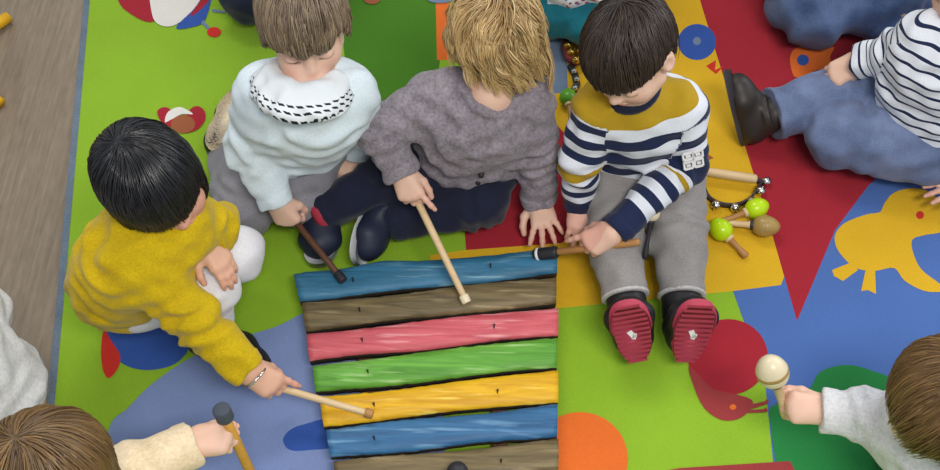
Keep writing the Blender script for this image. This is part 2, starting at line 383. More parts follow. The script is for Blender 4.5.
def shoe(root, ankle, toe, up, mats, s=1., L=.15, wid=.036, name='shoe', sole_t=.010, ankle_h=.05, tread=False, collar=.030):
    """mats upper, sole, collar; toe = heel-to-toe direction, up = out of the foot towards the shin"""
    t = un(toe); n = perp(t, up); x = np.cross(t, n); c = ankle-n*ankle_h*s+t*.028*s      # middle of the sole top
    F = Field(c-.14*s, c+.14*s, .0026)
    hl = c-t*(L/2-.030)*s+n*.016*s; to = c+t*(L/2-.030)*s+n*.010*s
    for g in (-1, 1):
        F.rc(hl+x*g*.006*s, c+t*.02*s+x*g*(wid-.020)*s+n*.012*s, .026*s, .022*s, .015*s); F.rc(c+t*.02*s+x*g*(wid-.020)*s+n*.012*s, to+x*g*.006*s, .022*s, .021*s, .015*s)
    F.rc(hl+n*.01*s, ankle, .029*s, collar*s, .02*s, flat_b=True); F.rc(ankle-n*.01*s, c+t*.03*s+n*.022*s, .026*s, .018*s, .02*s)
    F.rc(ankle-n*.012*s, ankle+n*.001, collar*s+.003, None, .003, flat_a=True, flat_b=True)
    # flat under the foot
    sl, P = F._box(F.lo, F.lo+F.n*F.v); pl = -((P[0]-c[0])*n[0]+(P[1]-c[1])*n[1]+(P[2]-c[2])*n[2])
    F.d = np.maximum(F.d, pl.astype(np.float32))
    v, f = F.mesh(); up_ = mk(name, v, f, mats[0], root)
    # sole: outline swept down with rounded edge
    m = 40; out = []
    for i in range(m):
        a = 2*math.pi*i/m; ct, st = math.cos(a), math.sin(a); tt = ct*(L/2+.004)
        w = (wid+.002)*(.86+.14*ct+(-.10 if -.35 < ct < .15 else 0)) * (abs(st)**.75)*(1 if st > 0 else -1)
        out.append((tt, w))
    vs = []; fs = []
    for dz, k in ((.004, 1.0), (-sole_t*.7, 1.02), (-sole_t, .95)): vs += [c+t*a*k*s+x*b*k*s+n*dz*s for a, b in out]
    for r in range(2):
        for i in range(m): j = (i+1) % m; fs.append((r*m+i, r*m+j, (r+1)*m+j, (r+1)*m+i))
    fs += [tuple(range(m)), tuple(2*m+i for i in range(m-1, -1, -1))]
    so = mk('sole', vs, fs, mats[1], up_)
    if tread:
        parts = []
        for i in range(-6, 7):
            tt = i*.0105*s; hw = (wid-.004)*(.92+.1*i/6)*math.sqrt(max(.1, 1-(i/7.6)**2))*s
            for g in (1,):
                a = c+t*tt-x*hw*.97-n*(sole_t)*s; b = c+t*tt+x*hw*.97-n*sole_t*s
                ax_ = un(b-a); parts.append(boxm((a+b)/2, ax_, perp(ax_, t), n, np.linalg.norm(b-a)/2, .0026*s, .0008*s))
        mk('tread', *merge(*parts), mats[3], so, smooth=False)
        parts = [boxm(c-n*(sole_t+.0016)*s+t*.002*s+x*.001, un(t+x*.5), perp(un(t+x*.5), x), n, .0085*s, .0045*s, .001*s), boxm(c-n*(sole_t+.0016)*s-t*.003*s-x*.002*s, un(t-x*.3), perp(un(t-x*.3), x), n, .006*s, .0035*s, .001*s)]
        mk('logo_patch', *merge(*parts), mats[4], so, smooth=False)
    return up_
def hair(root, c, R, mat, s=1., n=3600, length=.075, lv=.25, radii=(.073, .089, .080), crown=(.1, -.45, .9), front=.40, side=-.12, back=-.62, bias=(0, 0, 0), grav=(0, 0, -1), gw=.10, keep=.55, wob=.08, curl=0., curlf=60., lift=.10, w=.0015, m=11, cut=None, seed=1, clump=.45, K=380, iid=.6, hug=.02, swirl=.9, sidew=1.0, cap=True, flare=.0):
    rg = np.random.default_rng(seed); rE = np.array(radii)*s; cE = V(0, -.010, .022)*s
    g = R.T@un(V(*grav)); cr = un(V(*crown)); bias = V(*bias)
    def ok(q):
        az = np.abs(np.degrees(np.arctan2(q[:, 0], q[:, 1])))
        th = np.interp(az, [0, 42, 62, 88, 112, 180], [front, front, side+.2, side, back*.75, back]); return q[:, 2] > th
    q = rg.normal(size=(n*4, 3)); q /= np.linalg.norm(q, axis=1)[:, None]; q = q[ok(q)][:n]; n = len(q)
    Ls = length*s*(1+lv*(rg.random(n)*2-1)); li = 1.0+lift*rg.random(n)**1.3
    p = cE+q*rE*1.0; pts = [p.copy()]; d = None; frozen = np.zeros(n, bool)
    ph = rg.random(n)*6.28; jit = rg.normal(size=(n, 3))*wob*iid+np.sin(q@rg.normal(size=(3, 3))*9+rg.random(3)*6)*wob*1.1
    for i in range(m-1):
        u = (p-cE)/rE; un_ = u/np.linalg.norm(u, axis=1)[:, None]; nr = un_/rE; nr /= np.linalg.norm(nr, axis=1)[:, None]
        comb = -(cr-un_*(un_@cr)[:, None]); comb = comb*np.array([sidew, 1, 1]); comb /= np.linalg.norm(comb, axis=1)[:, None]+1e-6
        sw = np.cross(un_, cr)*(swirl*np.exp(-((1-un_@cr)/.35)**2))[:, None]; t = comb+sw+bias+jit+g*gw*(1+i*.35)
        if i == 0: t = t+nr*.35
        d = t if d is None else d*keep/(1-keep)+t
        inw = (d*nr).sum(1); near = np.linalg.norm(u, axis=1) < li*1.01
        d = d-nr*np.where(near & (inw < 0), inw, 0)[:, None]; d /= np.linalg.norm(d, axis=1)[:, None]
        stp = d*(Ls/(m-1))[:, None]; stp[frozen] *= .02; p = p+stp
        u = (p-cE)/rE; r = np.linalg.norm(u, axis=1); lim = 1+(li-1)*min(1, (i+1)/3.)+0*r
        p = np.where((r < lim)[:, None], cE+u/r[:, None]*lim[:, None]*rE, p)
        top_ = u[:, 2] > -.12; r = np.linalg.norm((p-cE)/rE, axis=1); mx = lim+hug; over = top_ & (r > mx)
        p = np.where(over[:, None], cE+(p-cE)/r[:, None]*mx[:, None] if hasattr(mx, '__len__') else p, p)
        if cut is not None: frozen |= cut(p/s)
        pts.append(p.copy())
    A = np.stack(pts, 1)
    if clump:
        gi = rg.choice(n, min(n, K), False); near_ = gi[np.argmax(q@q[gi].T+rg.normal(size=(n, len(gi)))*.002, 1)]; T = np.linspace(0, 1, m)[None, :, None]
        A = A+(A[near_]-A)*clump*T**.8
    if curl:
        T = np.linspace(0, 1, m)[None, :, None]; e1 = np.cross(np.gradient(A, axis=1), V(.3, .2, .9)); e1 /= np.linalg.norm(e1, axis=2)[:, :, None]+1e-9
        e2 = np.cross(np.gradient(A, axis=1), e1); e2 /= np.linalg.norm(e2, axis=2)[:, :, None]+1e-9
        # neighbours curl together
        qq = q[near_] if clump else q; ph2 = (qq@V(9, 7, 11)+np.sin(qq@V(13, -9, 5)))[:, None, None]; a = ph2+T*Ls[:, None, None]*curlf
        A = A+(e1*np.sin(a)+e2*np.cos(a))*curl*s*T**.8
    A = c+A@R.T
    tan = np.gradient(A, axis=1); tan /= np.linalg.norm(tan, axis=2)[:, :, None]+1e-9
    out = A-(c+R@cE); out -= tan*(out*tan).sum(2)[:, :, None]; out /= np.linalg.norm(out, axis=2)[:, :, None]+1e-9
    sd = np.cross(tan, out); prof = np.interp(np.linspace(0, 1, m), [0, .15, .7, 1], [.8, 1.1, 1, .25])*w*s
    ww = (rg.random(n)*.7+.65)[:, None, None]*prof[None, :, None]
    ring = [A+sd*ww*1.25, A+out*ww*.9, A-sd*ww*1.25]
    v = np.stack(ring, 2).reshape(-1, 3); b = (np.arange(n)[:, None]*m+np.arange(m-1)[None])*3; fs = []
    for j in range(3):
        k = (j+1) % 3; fs.append(np.stack([b+j, b+k, b+3+k, b+3+j], 2).reshape(-1, 4))
    f = np.concatenate(fs); clump = .5+.5*np.sin(q@V(23, 17, 19)+3*np.sin(q@V(7, 11, -9)))
    at = {'rnd': np.repeat(np.clip(.55*rg.random(n)+.45*clump, 0, 1), m*3), 'along': np.tile(np.repeat(np.linspace(0, 1, m), 3), n)}
    if cap:
        a, e = 48, 26; th = np.linspace(0, 2*math.pi, a, endpoint=False); el = np.linspace(-1.2, 1.5707, e)
        gq = np.array([[math.cos(y)*math.sin(x), math.cos(y)*math.cos(x), math.sin(y)] for y in el for x in th])
        gi = ok(gq+np.array([0, 0, -.02])); cv = c+(cE+gq*rE*1.005)@R.T; cf = []
        for i in range(e-1):
            for j in range(a):
                k = (j+1) % a; qd = (i*a+j, i*a+k, (i+1)*a+k, (i+1)*a+j)
                if all(gi[x] for x in qd): cf.append(qd)
        o = len(v); v = np.concatenate([v, cv]); f = np.concatenate([f, np.array(cf)+o])
        at = {'rnd': np.concatenate([at['rnd'], np.full(len(cv), .2)]), 'along': np.concatenate([at['along'], np.full(len(cv), .1)])}
    return mk('hair', v, f, mat, root, at)
def hold(J, k, d, n, right, curl=RELAX, s=1., **kw):
    pr, grip, lat = hand_prims(J['w'+k], d, n, right, s, curl, **kw)
    J.setdefault('hands', {})[k] = (pr, grip, lat, J['w'+k]); return grip, lat
# ---------------------------------------------------------------- materials of the place
M = {}
M['skin'] = skin('skin_fair', '#e0b8a2'); M['skin2'] = skin('skin_warm', '#d5a68c')
M['hair_black'] = hairmat('hair_black', '#0d0c0f', '#121116', '#1c1b22', .32, .6)
M['hair_dark'] = hairmat('hair_dark_brown', '#231a17', '#33261f', '#463529', .45)
M['hair_brown'] = hairmat('hair_brown', '#86745f', '#503f34', '#a08b6e', .45)
M['hair_blond'] = hairmat('hair_blond', '#927248', '#c6a368', '#e0c591', .45)
M['hair_chestnut'] = hairmat('hair_chestnut', '#55402a', '#765936', '#8d6d42', .42)
M['yellow_knit'] = fabric('yellow_wool', '#cfb00a', '#b09206', 300, 25)
M['ice'] = fabric('pale_blue_sweatshirt', '#dde8ee', '#c6d5dd', 320, 20)
M['grey_knit'] = fabric('grey_knit', '#99919a', '#6f676d', 190, 60, bstr=.9, bdist=.003)
M['white'] = fabric('white_cotton', '#e4e2e6', '#cfcdd3', 300, 20)
M['cream'] = fabric('cream_knit', '#ead6b6', '#d0b893', 200, 40, bstr=.8, bdist=.002)
M['white_knit'] = fabric('white_knit', '#dcdcdc', '#bdbcc0', 200, 40, bstr=.8, bdist=.002)
M['navy'] = fabric('navy_cotton', '#1d2138', '#14172a', 350, 20)
M['navy2'] = fabric('dark_navy', '#1b2036', '#12162a', 350, 20)
M['grey_trs'] = fabric('grey_trousers', '#8d8b91', '#75737a', 380, 16)
M['grey_trs2'] = fabric('warm_grey_trousers', '#979290', '#7d7977', 380, 16)
M['blue_grey'] = denim('washed_blue_denim', '#4f5c7c', '#727fa0')
M['jeans'] = denim('blue_jeans', '#33456b', '#5d7196')
M['teal'] = fabric('teal_cotton', '#156d7c', '#0d5462', 350, 20)
def floral():
    t = NT('floral_cotton'); p = t.pos(); x = t.n('ShaderNodeTexVoronoi', i_Scale=75.); t.put(x.inputs['Vector'], p)
    f = t.ramp(x.outputs['Distance'], [(0, (1, 1, 1, 1)), (.33, (0, 0, 0, 1))], 'CONSTANT'); h = t.n('ShaderNodeSeparateColor'); t.put(h.inputs[0], x.outputs['Color'])
    fl = t.ramp(h.outputs[0], [(0, lin('#9a4a78')), (.35, lin('#4c5f9a')), (.6, lin('#7b8fb0')), (.8, lin('#c03f5a'))], 'CONSTANT')
    return t.out(t.mix(f, lin('#dcdde4'), fl), .85, spec=.2)
M['floral'] = floral()
nv, wh, mu = lin('#1d2748'), lin('#dfe2ea'), lin('#b18f1d')
# mustard yoke, then bold navy and white bands; sleeves with one thin mustard band
M['bold_stripe'] = bands('bold_navy_white_stripes',
    [(0, mu), (.105, wh), (.18, nv), (.265, wh), (.355, nv), (.45, wh), (.54, nv), (.62, wh), (.70, nv)],
    [(0, wh), (.065, wh), (.13, nv), (.20, wh), (.245, nv), (.43, wh), (.475, mu), (.52, wh), (.57, nv), (.63, wh), (.69, nv), (.75, wh), (.81, nv)], .28, .27, .008, 0., repeat=False,
    extra=[(0, wh), (.06, nv), (.13, wh), (.20, nv), (.27, wh), (.34, nv), (.41, wh), (.47, mu), (.53, wh), (.59, nv), (.66, wh), (.73, nv), (.79, wh), (.85, nv)])
M['breton'] = bands('breton_stripes', [(0, wh), (.74, nv)], [(0, wh), (.74, nv)], .0190, .0165)
M['shoe_black'] = plain('black_shoe', '#17161a', .5); M['shoe_navy'] = plain('navy_shoe', '#1b2136', .55); M['shoe_brown'] = plain('dark_brown_shoe', '#2b2421', .5)
M['sole_red'] = plain('red_rubber', '#ae3a50', .6); M['tread_red'] = plain('dark_red_rubber', '#a3354b', .6); M['sole_white'] = plain('white_rubber', '#d8dade', .5); M['sole_dark'] = plain('grey_rubber', '#3d3c42', .6)
M['hem'] = fabric('frayed_hem', '#c4c1bf', '#9d9a99')
M['patch'] = plain('white_print', '#e9e6e6', .6); M['plaid'] = plain('red_plaid', '#9c2a3c', .8)
M['stick'] = wood('pale_beech', '#dcc39c', '#c4a578'); M['stick_dark'] = wood('dark_stained_wood', '#6d4630', '#4b2f22'); M['stick_mid'] = wood('tan_wood', '#b98850', '#97683a'); M['stick_yel'] = wood('honey_wood', '#d7a24a', '#b8812f')
M['black_rub'] = plain('black_rubber', '#26262b', .5); M['slate'] = plain('slate_felt', '#444b55', .8)
M['lime'] = plain('lime_gloss', '#b4d610', .25, .04); M['ivory'] = wood('ivory_wood', '#e2d6ba', '#cdbd98', (10, 10, 30), .3); M['gold_w'] = wood('golden_brown_wood', '#b39659', '#8d7140', (10, 10, 30), .3)
M['strap'] = plain('dark_brown_leather', '#3a3237', .6); M['bell'] = metal('nickel', '#dcdad6', .22); M['brass'] = metal('brass', '#d2a646', .3); M['nail'] = plain('dark_iron', '#25221f', .5)
M['stool_y'] = plain('yellow_plastic', '#dba61a', .4)
# ---------------------------------------------------------------- floor and rug
def floor_mat():
    t = NT('vinyl_floor'); p = t.pos((75, 4, 1), (0, 0, .10)); a = t.noise(1.6, 5, p, .6); b = t.noise(2.2, 3, t.pos()); c = t.noise(90, 3, t.pos((1, .35, 1)))
    f = t.math('MULTIPLY_ADD', a, .5, t.math('MULTIPLY_ADD', b, .3, t.math('MULTIPLY', c, .2)))
    return t.out(t.ramp(f, [(.30, lin('#685c4f')), (.5, lin('#827463')), (.72, lin('#998b78'))]), .45, bump=c, bstr=.05, spec=.35)
fl = mk('floor', [(-5, -4, 0), (5, -4, 0), (5, 6, 0), (-5, 6, 0)], [(0, 1, 2, 3)], floor_mat(), smooth=False); setp(fl, kind='structure')
def carpet(name, col, var=.10):
    t = NT(name); c = lin(col); p = t.pos(); a = t.noise(420, 2, p); b = t.noise(9, 4, p)
    f = t.math('MULTIPLY_ADD', a, .6, t.math('MULTIPLY', b, .4))
    return t.out(t.mix(f, shade(c, 1-2.2*var), shade(c, 1+2*var)), .95, bump=a, bstr=.5, bdist=.002, spec=.1, sheen=.1)
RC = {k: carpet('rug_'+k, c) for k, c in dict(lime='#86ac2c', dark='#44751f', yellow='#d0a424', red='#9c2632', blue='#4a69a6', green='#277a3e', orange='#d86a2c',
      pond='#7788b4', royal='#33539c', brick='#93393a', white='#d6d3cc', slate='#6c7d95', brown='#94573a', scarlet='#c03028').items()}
keys = list(RC); ZT = .0065
th = math.atan2(.1051, 1.); TH = math.radians(7.9)
rx_, ry_ = V(math.cos(TH), math.sin(TH), 0), V(-math.sin(TH), math.cos(TH), 0)
e0 = W(67, 200, 0)
def rugpt(a, b, z): q = e0+rx_*a+ry_*b; return V(q[0], q[1], z)
rug = thing('play_rug', 'large colourful play rug with animals, lime green, red, yellow and blue, on the vinyl floor', 'rug', (e0+rx_*1.2)*V(1, 1, 0))
bm_v = []; bm_f = []; bm_m = []
def slab(a0, a1, b0, b1, z0, z1):
    v = [rugpt(a, b, z) for z in (z0, z1) for a, b in ((a0, b0), (a1, b0), (a1, b1), (a0, b1))]
    return v, [(3, 2, 1, 0), (4, 5, 6, 7), (0, 1, 5, 4), (1, 2, 6, 5), (2, 3, 7, 6), (3, 0, 4, 7)]
A1, B0, B1 = 2.45, -1.25, .95
v, f = slab(.013, A1, B0, B1, 0, ZT); bm_v += v; bm_f += f; bm_m += [0]*6
bd = mk('rug_binding', *merge(slab(0, .013, B0, B1, 0, ZT+.001), slab(A1, A1+.013, B0, B1, 0, ZT+.001), slab(0, A1+.013, B1, B1+.013, 0, ZT+.001), slab(0, A1+.013, B0-.013, B0, 0, ZT+.001)), fabric('binding', '#6d7c8c', '#566473'), rug, smooth=False, label='grey blue edge binding')
layer = [0]
from mathutils.geometry import tessellate_polygon
def patch(col, pts, world=False):
    layer[0] += 1; z = ZT+.00006*layer[0]
    P3 = [(V(p[0], p[1], z) if world else W(p[0], p[1], z)) for p in pts]
    tris = tessellate_polygon([[Vector(p) for p in P3]]); o = len(bm_v); bm_v.extend(P3)
    for t in tris:
        a, b, c = [P3[i] for i in t]; n = np.cross(b-a, c-a)[2]
        bm_f.append(tuple(i+o for i in (t if n > 0 else t[::-1]))); bm_m.append(keys.index(col))
def smooth(pts, n=5):
    """closed Catmull-Rom through the points"""
    m = len(pts); out = []; P_ = [np.array(p, float) for p in pts]
    for i in range(m):
        a, b, c, d = P_[i-1], P_[i], P_[(i+1) % m], P_[(i+2) % m]
        for k in range(n):
            t = k/n; out.append(.5*((2*b)+(c-a)*t+(2*a-5*b+4*c-d)*t*t+(3*b-a-3*c+d)*t**3))
    return out
def oval(cx, cy, rx, ry, n=36, a0=0, a1=360, tilt=0):
    o = []; ct, st = math.cos(math.radians(tilt)), math.sin(math.radians(tilt))
    for i in range(n):
        a = math.radians(a0+(a1-a0)*i/(n if a1-a0 >= 360 else n-1)); x, y = rx*math.cos(a), ry*math.sin(a); o.append((cx+x*ct-y*st, cy+x*st+y*ct))
    return o
patch('dark', smooth([(340, -30), (440, -30), (440, 60), (425, 110), (380, 150), (345, 165), (338, 120), (345, 60)]))
patch('orange', [(435, -30), (449, -30), (449, 60), (437, 60)])
patch('yellow', [(538, -30), (692, -30), (700, 0), (710, 33), (781, 230), (791, 284), (733, 291), (560, 308), (430, 322), (430, 255), (466, 250), (545, 235), (556, 140)])
patch('red', [(488, 100), (545, 112), (566, 135), (590, 210), (562, 243), (466, 250), (462, 200)])
patch('slate', [(546, 40), (566, 38), (568, 92), (550, 94)])
patch('blue', [(733, 291), (781, 285), (790, 262), (835, 225), (872, 180), (990, 100), (1100, 200), (1100, 480), (775, 480), (765, 380)])
patch('red', [(690, -40), (1180, -40), (1160, 120), (960, 160), (880, 175), (868, 186), (835, 230), (797, 321), (771, 230), (710, 33), (700, 0)])
patch('royal', oval(697, 42, 19, 18)); patch('slate', oval(697, 41, 4, 4))
patch('scarlet', [(706, 66), (716, 60), (715, 70), (724, 66), (716, 74)]); patch('brown', [(696, 155), (706, 153), (714, 158), (706, 161), (697, 161)])
patch('orange', smooth([(790, 58), (796, 48), (808, 46), (822, 50), (834, 47), (830, 58), (836, 70), (818, 70), (804, 76), (794, 76)])); patch('royal', oval(803, 60, 6, 5.5))
bird = smooth([(835, 235), (842, 225), (853, 219), (868, 214), (880, 212), (884, 204), (892, 194), (905, 189), (922, 189), (936, 197), (950, 214), (962, 222), (950, 229), (938, 233), (925, 235), (912, 240), (914, 255), (922, 270), (940, 284), (944, 291), (925, 291), (905, 281), (894, 268), (874, 271), (856, 268), (843, 257), (836, 246)], 4)
patch('yellow', bird); patch('yellow', [(852, 262), (832, 270), (834, 276), (843, 281), (858, 270)]); patch('yellow', [(866, 268), (861, 291), (868, 290), (876, 294), (875, 268)]); patch('scarlet', oval(920, 215, 4, 4))
patch('green', smooth([(770, 420), (776, 404), (808, 390), (820, 372), (845, 365), (870, 370), (900, 385), (930, 430), (925, 500), (860, 520), (790, 500)]))
patch('red', oval(728, 357, 40, 38)); patch('brick', smooth([(689, 366), (696, 392), (706, 410), (722, 420), (738, 419), (750, 410), (752, 400), (735, 394), (712, 388)]))
patch('brick', [(748, 405), (766, 401), (766, 399), (769, 401), (767, 404), (748, 410)]); patch('brick', [(748, 410), (764, 409), (766, 407), (768, 411), (765, 412), (748, 413)]); patch('orange', oval(733, 407, 3.2, 2.8))
patch('orange', oval(580, 459, 48, 47)); patch('brick', [(640, 475), (680, 468), (790, 461), (800, 480), (640, 500)])
patch('pond', smooth([(108, 432), (128, 408), (152, 384), (190, 358), (230, 341), (275, 327), (330, 308), (420, 340), (420, 500), (100, 520)]))
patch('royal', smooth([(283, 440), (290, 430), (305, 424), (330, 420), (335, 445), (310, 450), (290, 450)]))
patch('royal', smooth([(104, 330), (120, 318), (170, 318), (190, 340), (178, 362), (150, 370), (125, 365), (110, 350)])); patch('scarlet', smooth([(104, 330), (101, 350), (103, 370), (109, 378), (118, 368), (120, 355), (112, 342)]))
# insects by the top edge and behind the boy in the pale sweatshirt
patch('red', smooth([(112, -25), (118, 0), (128, 12), (150, 22), (168, 10), (165, -25)])); patch('white', smooth([(154, -25), (152, 14), (163, 26), (180, 22), (200, 0), (206, -25)])); patch('royal', smooth([(176, 27), (192, 27), (206, 18), (214, -20), (206, -20), (198, 4)])); patch('red', smooth([(190, 16), (200, 10), (212, -5), (210, -20), (202, -2)]))
patch('slate', [(203, 20), (211, 29), (209, 31), (201, 23)]); patch('slate', [(212, 9), (226, 11), (226, 13), (212, 12)]); patch('scarlet', oval(214, 32, 7, 5))
patch('red', smooth([(157, 112), (165, 107), (173, 112), (178, 124), (165, 126)])); patch('red', smooth([(188, 112), (196, 106), (204, 110), (205, 120), (196, 130), (180, 132)])); patch('brown', oval(183, 124, 12, 9)); patch('white', smooth([(165, 122), (168, 112), (180, 107), (193, 114), (182, 114), (172, 119)]))
patch('brown', oval(372, -2, 9, 6)); patch('slate', oval(440, -2, 14, 5))
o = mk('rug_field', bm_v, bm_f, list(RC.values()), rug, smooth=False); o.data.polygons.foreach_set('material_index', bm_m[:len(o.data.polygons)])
# ---------------------------------------------------------------- xylophone
def painted(name, col, light, dark):
    t = NT(name); tc = t.attr('along'); p = t.pos((7, 70, 40), (0, 0, -.10)); a = t.noise(1.0, 5, p, .6, .8); b = t.noise(1., 3, t.pos((9, 110, 60), (0, 0, -.1)))
    c = t.mix(t.ramp(a, [(.35, (0, 0, 0, 1)), (.65, (1, 1, 1, 1))]), lin(dark), lin(col)); c = t.mix(t.ramp(b, [(.57, (0, 0, 0, 1)), (.72, (.8, .8, .8, 1))]), c, lin(light))
    return t.out(c, .5, bump=a, bstr=.35, bdist=.002, spec=.35)
PAINT = dict(blue=painted('blue_paint', '#3a7597', '#79a5b4', '#235873'), brown=painted('brown_stain', '#7c6b48', '#a08f6a', '#54482e'), red=painted('red_paint', '#cf6069', '#e3a0a3', '#b04751'),
             green=painted('green_paint', '#68a83c', '#a9cc85', '#4a8428'), yellow=painted('yellow_paint', '#e5b41c', '#f0d262', '#c48f0e'), blue2=painted('deep_blue_paint', '#346b96', '#6a95b5', '#24517a'))
bark = plain('bark_edge', '#33291f', .9); endw = wood('sawn_end', '#b39a6c', '#8d7348')
ZB = .058
xc = W(440, 370, 0); ZT += .0032; xyl = thing('xylophone', 'large floor xylophone of painted wooden log bars among the children', 'xylophone', (xc[0], xc[1], ZT))
BARS = [('blue', (294, 274), (300, 302), (557, 248), (557, 275)), ('brown', (302, 304), (306, 332), (556, 277), (556, 304)), ('red', (307, 334), (310, 362), (558, 307), (558, 336)),
        ('green', (313, 365), (316, 394), (557, 338), (557, 368)), ('yellow', (320, 397), (324, 427), (558, 371), (558, 402)), ('blue2', (326, 429), (331, 459), (557, 405), (557, 437)), ('brown', (334, 462), (338, 494), (558, 440), (558, 473)), ('red', (341, 497), (345, 530), (558, 476), (558, 508))]
for bi, (col, tl, bl, tr, br) in enumerate(BARS):
    rg = np.random.default_rng(50+bi); a0, a1, b0, b1 = W(*tl, ZB-.012), W(*bl, ZB-.012), W(*tr, ZB-.012), W(*br, ZB-.012)
    n = 44; prof = 14; vs = []; fs = []; ns = lambda k: np.cumsum(rg.normal(size=n))*k
    up_w = .0022*np.sin(np.linspace(0, 5+rg.random()*4, n)+rg.random()*6)+rg.normal(size=n)*.0004; lo_w = .0020*np.sin(np.linspace(0, 6+rg.random()*4, n)+rg.random()*6)+rg.normal(size=n)*.0004
    if bi == 0: up_w += .007*np.exp(-((np.linspace(0, 1, n)-.33)/.10)**2)+.003*np.exp(-((np.linspace(0, 1, n)-.05)/.06)**2)
    hgt = .012+.0012*np.sin(np.linspace(0, 4, n)+rg.random()*6)
    for i in range(n):
        t = i/(n-1); pu = a0+(b0-a0)*t; pl = a1+(b1-a1)*t; d = un(pu-pl); pu = pu+d*up_w[i]; pl = pl-d*lo_w[i]
        ring = []
        for j in range(prof+1):
            a = math.pi*j/prof; s_ = math.cos(a); z = math.sin(a)**.55
            ring.append(pl*(.5-.5*s_)+pu*(.5+.5*s_)+V(0, 0, -.006+z*(hgt[i]+.006)))
        ring += [pl+V(0, 0, -.026)+d*.006, pu+V(0, 0, -.026)-d*.006]; vs += ring
    R_ = prof+3; mi = []
    for i in range(n-1):
        for j in range(R_):
            k = (j+1) % R_; fs.append((i*R_+k, i*R_+j, (i+1)*R_+j, (i+1)*R_+k)); mi.append(0 if 1 <= j < prof-1 else 1)
    fs.append(tuple(range(R_))); mi.append(2); fs.append(tuple((n-1)*R_+j for j in range(R_-1, -1, -1))); mi.append(2)
    b = mk('bar', vs, fs, [PAINT[col], bark, endw], xyl, smooth=True, label='%s painted wooden bar' % {'blue2': 'dark blue', 'brown': 'brown stained'}.get(col, col)); b.data.polygons.foreach_set('material_index', mi)
    for fr, dx in [((.215, 0), (.74, 0)), ((.22, 0),), ((.215, 0), (.74, 0)), ((.22, 0),), ((.22, 0), (.74, 0)), ((.2, 0),), ((.22, 0), (.74, 0)), ((.2, 0),)][bi]:
        t = fr+.0; p = (a0+(b0-a0)*t)*.42+(a1+(b1-a1)*t)*.58; z = ZB+.001
        mk('nail', *lathe([(0, .0013), (.85, .0013), (.88, .0022), (1, .0018)], V(p[0], p[1], z-.004), V(p[0], p[1], z+.011), 8), M['nail'], b)
for (a, b) in (((352, 282), (392, 520)), ((496, 268), (502, 520))):
    p, q = W(*a, .02), W(*b, .02); ax = un(q-p)
    bevel(mk('frame_rail', *boxm((p+q)/2*V(1, 1, 0)+V(0, 0, (ZB-.038+ZT)/2+.001), ax, np.cross(V(0, 0, 1), ax), V(0, 0, 1), np.linalg.norm(q-p)/2, .014, (ZB-.038-ZT)/2+.001), M['stick_dark'], xyl, smooth=False), .003)
# ---------------------------------------------------------------- hand instruments
def mallet(a, b, mat, label, r=.0062, head=None, group='xylophone mallets', tip=None, taper=.9):
    """handle a -> b; head is a second mesh around b"""
    t = thing('mallet', label, 'mallet', a, group); L = np.linalg.norm(b-a)
    mk('handle', *lathe([(0, r*.4), (.01, r*.9), (.03, r), (.5, r*.97), (.985, r*taper), (1, r*taper*.6)], a, b, 14), mat, t)
    if head:
        m, hr, hl, prof = head; ax = un(b-a)
        mk('mallet_head', *lathe(prof(hr), b-ax*hl*.75, b+ax*hl*.25, 18), m, t)
    return t
cyl = lambda r: [(0, r*.7), (.06, r*.95), (.12, r), (.88, r), (.95, r*.95), (1, r*.7)]
def egg(r): return [((1-math.cos(math.pi*i/14))/2, max(1e-4, r*math.sin(math.pi*i/14)*(1-.12*math.cos(math.pi*i/14)))) for i in range(15)]
def maraca(name, hc, axis, r, L, hl, mats, label, group, ring=True, stripe=None):
    """hc centre of the shaker head, axis from the head along the handle"""
    ax = un(axis); t = thing('maraca', label, 'maraca', hc, group)
    h = mk('shaker_head', *lathe(egg(r), hc-ax*L/2, hc+ax*L/2, 26), mats[0], t)
    if stripe is not None: mk('painted_band', *lathe([(0, r*.99), (.1, r*1.012), (.9, r*1.012), (1, r*.99)], hc-ax*L*.06, hc+ax*L*.06, 26), stripe, h)
    a = hc+ax*L*.45; mk('handle', *lathe([(0, r*.40), (.08, r*.40), (.12, r*.30), (.55, r*.26), (.85, r*.36), (.97, r*.34), (1, r*.15)], a, a+ax*hl, 16), mats[1], t)
    if ring: mk('collar_ring', *lathe([(0, r*.42), (.2, r*.48), (.8, r*.48), (1, r*.42)], a-ax*.002, a+ax*.006, 18), mats[2], t)
    return t
gi = 'maracas lying on the rug'
def floor_dir(p, q): return W(*q, ZT)-W(*p, ZT)
maraca('m', W(720.5, 229, .030), floor_dir((720, 229), (748, 252))-V(0, 0, .017), .0205, .047, .050, (M['lime'], M['stick_mid'], M['stick']), 'lime green maraca lying in front of the jingle bells, nearest the striped boy', gi)
maraca('m', W(757, 208, .036), floor_dir((757, 208), (727, 217))-V(0, 0, .012), .0195, .047, .055, (M['lime'], M['stick_mid'], M['stick']), 'lime green maraca touching the brown wooden maraca and the bells', gi)
maraca('m', W(766, 226, .031), floor_dir((766, 226), (722, 219))-V(0, 0, .012), .0205, .052, .075, (M['gold_w'], M['stick'], M['black_rub']), 'brown wooden maraca lying on the edge of the red rug area', gi, True, M['gold_w'])
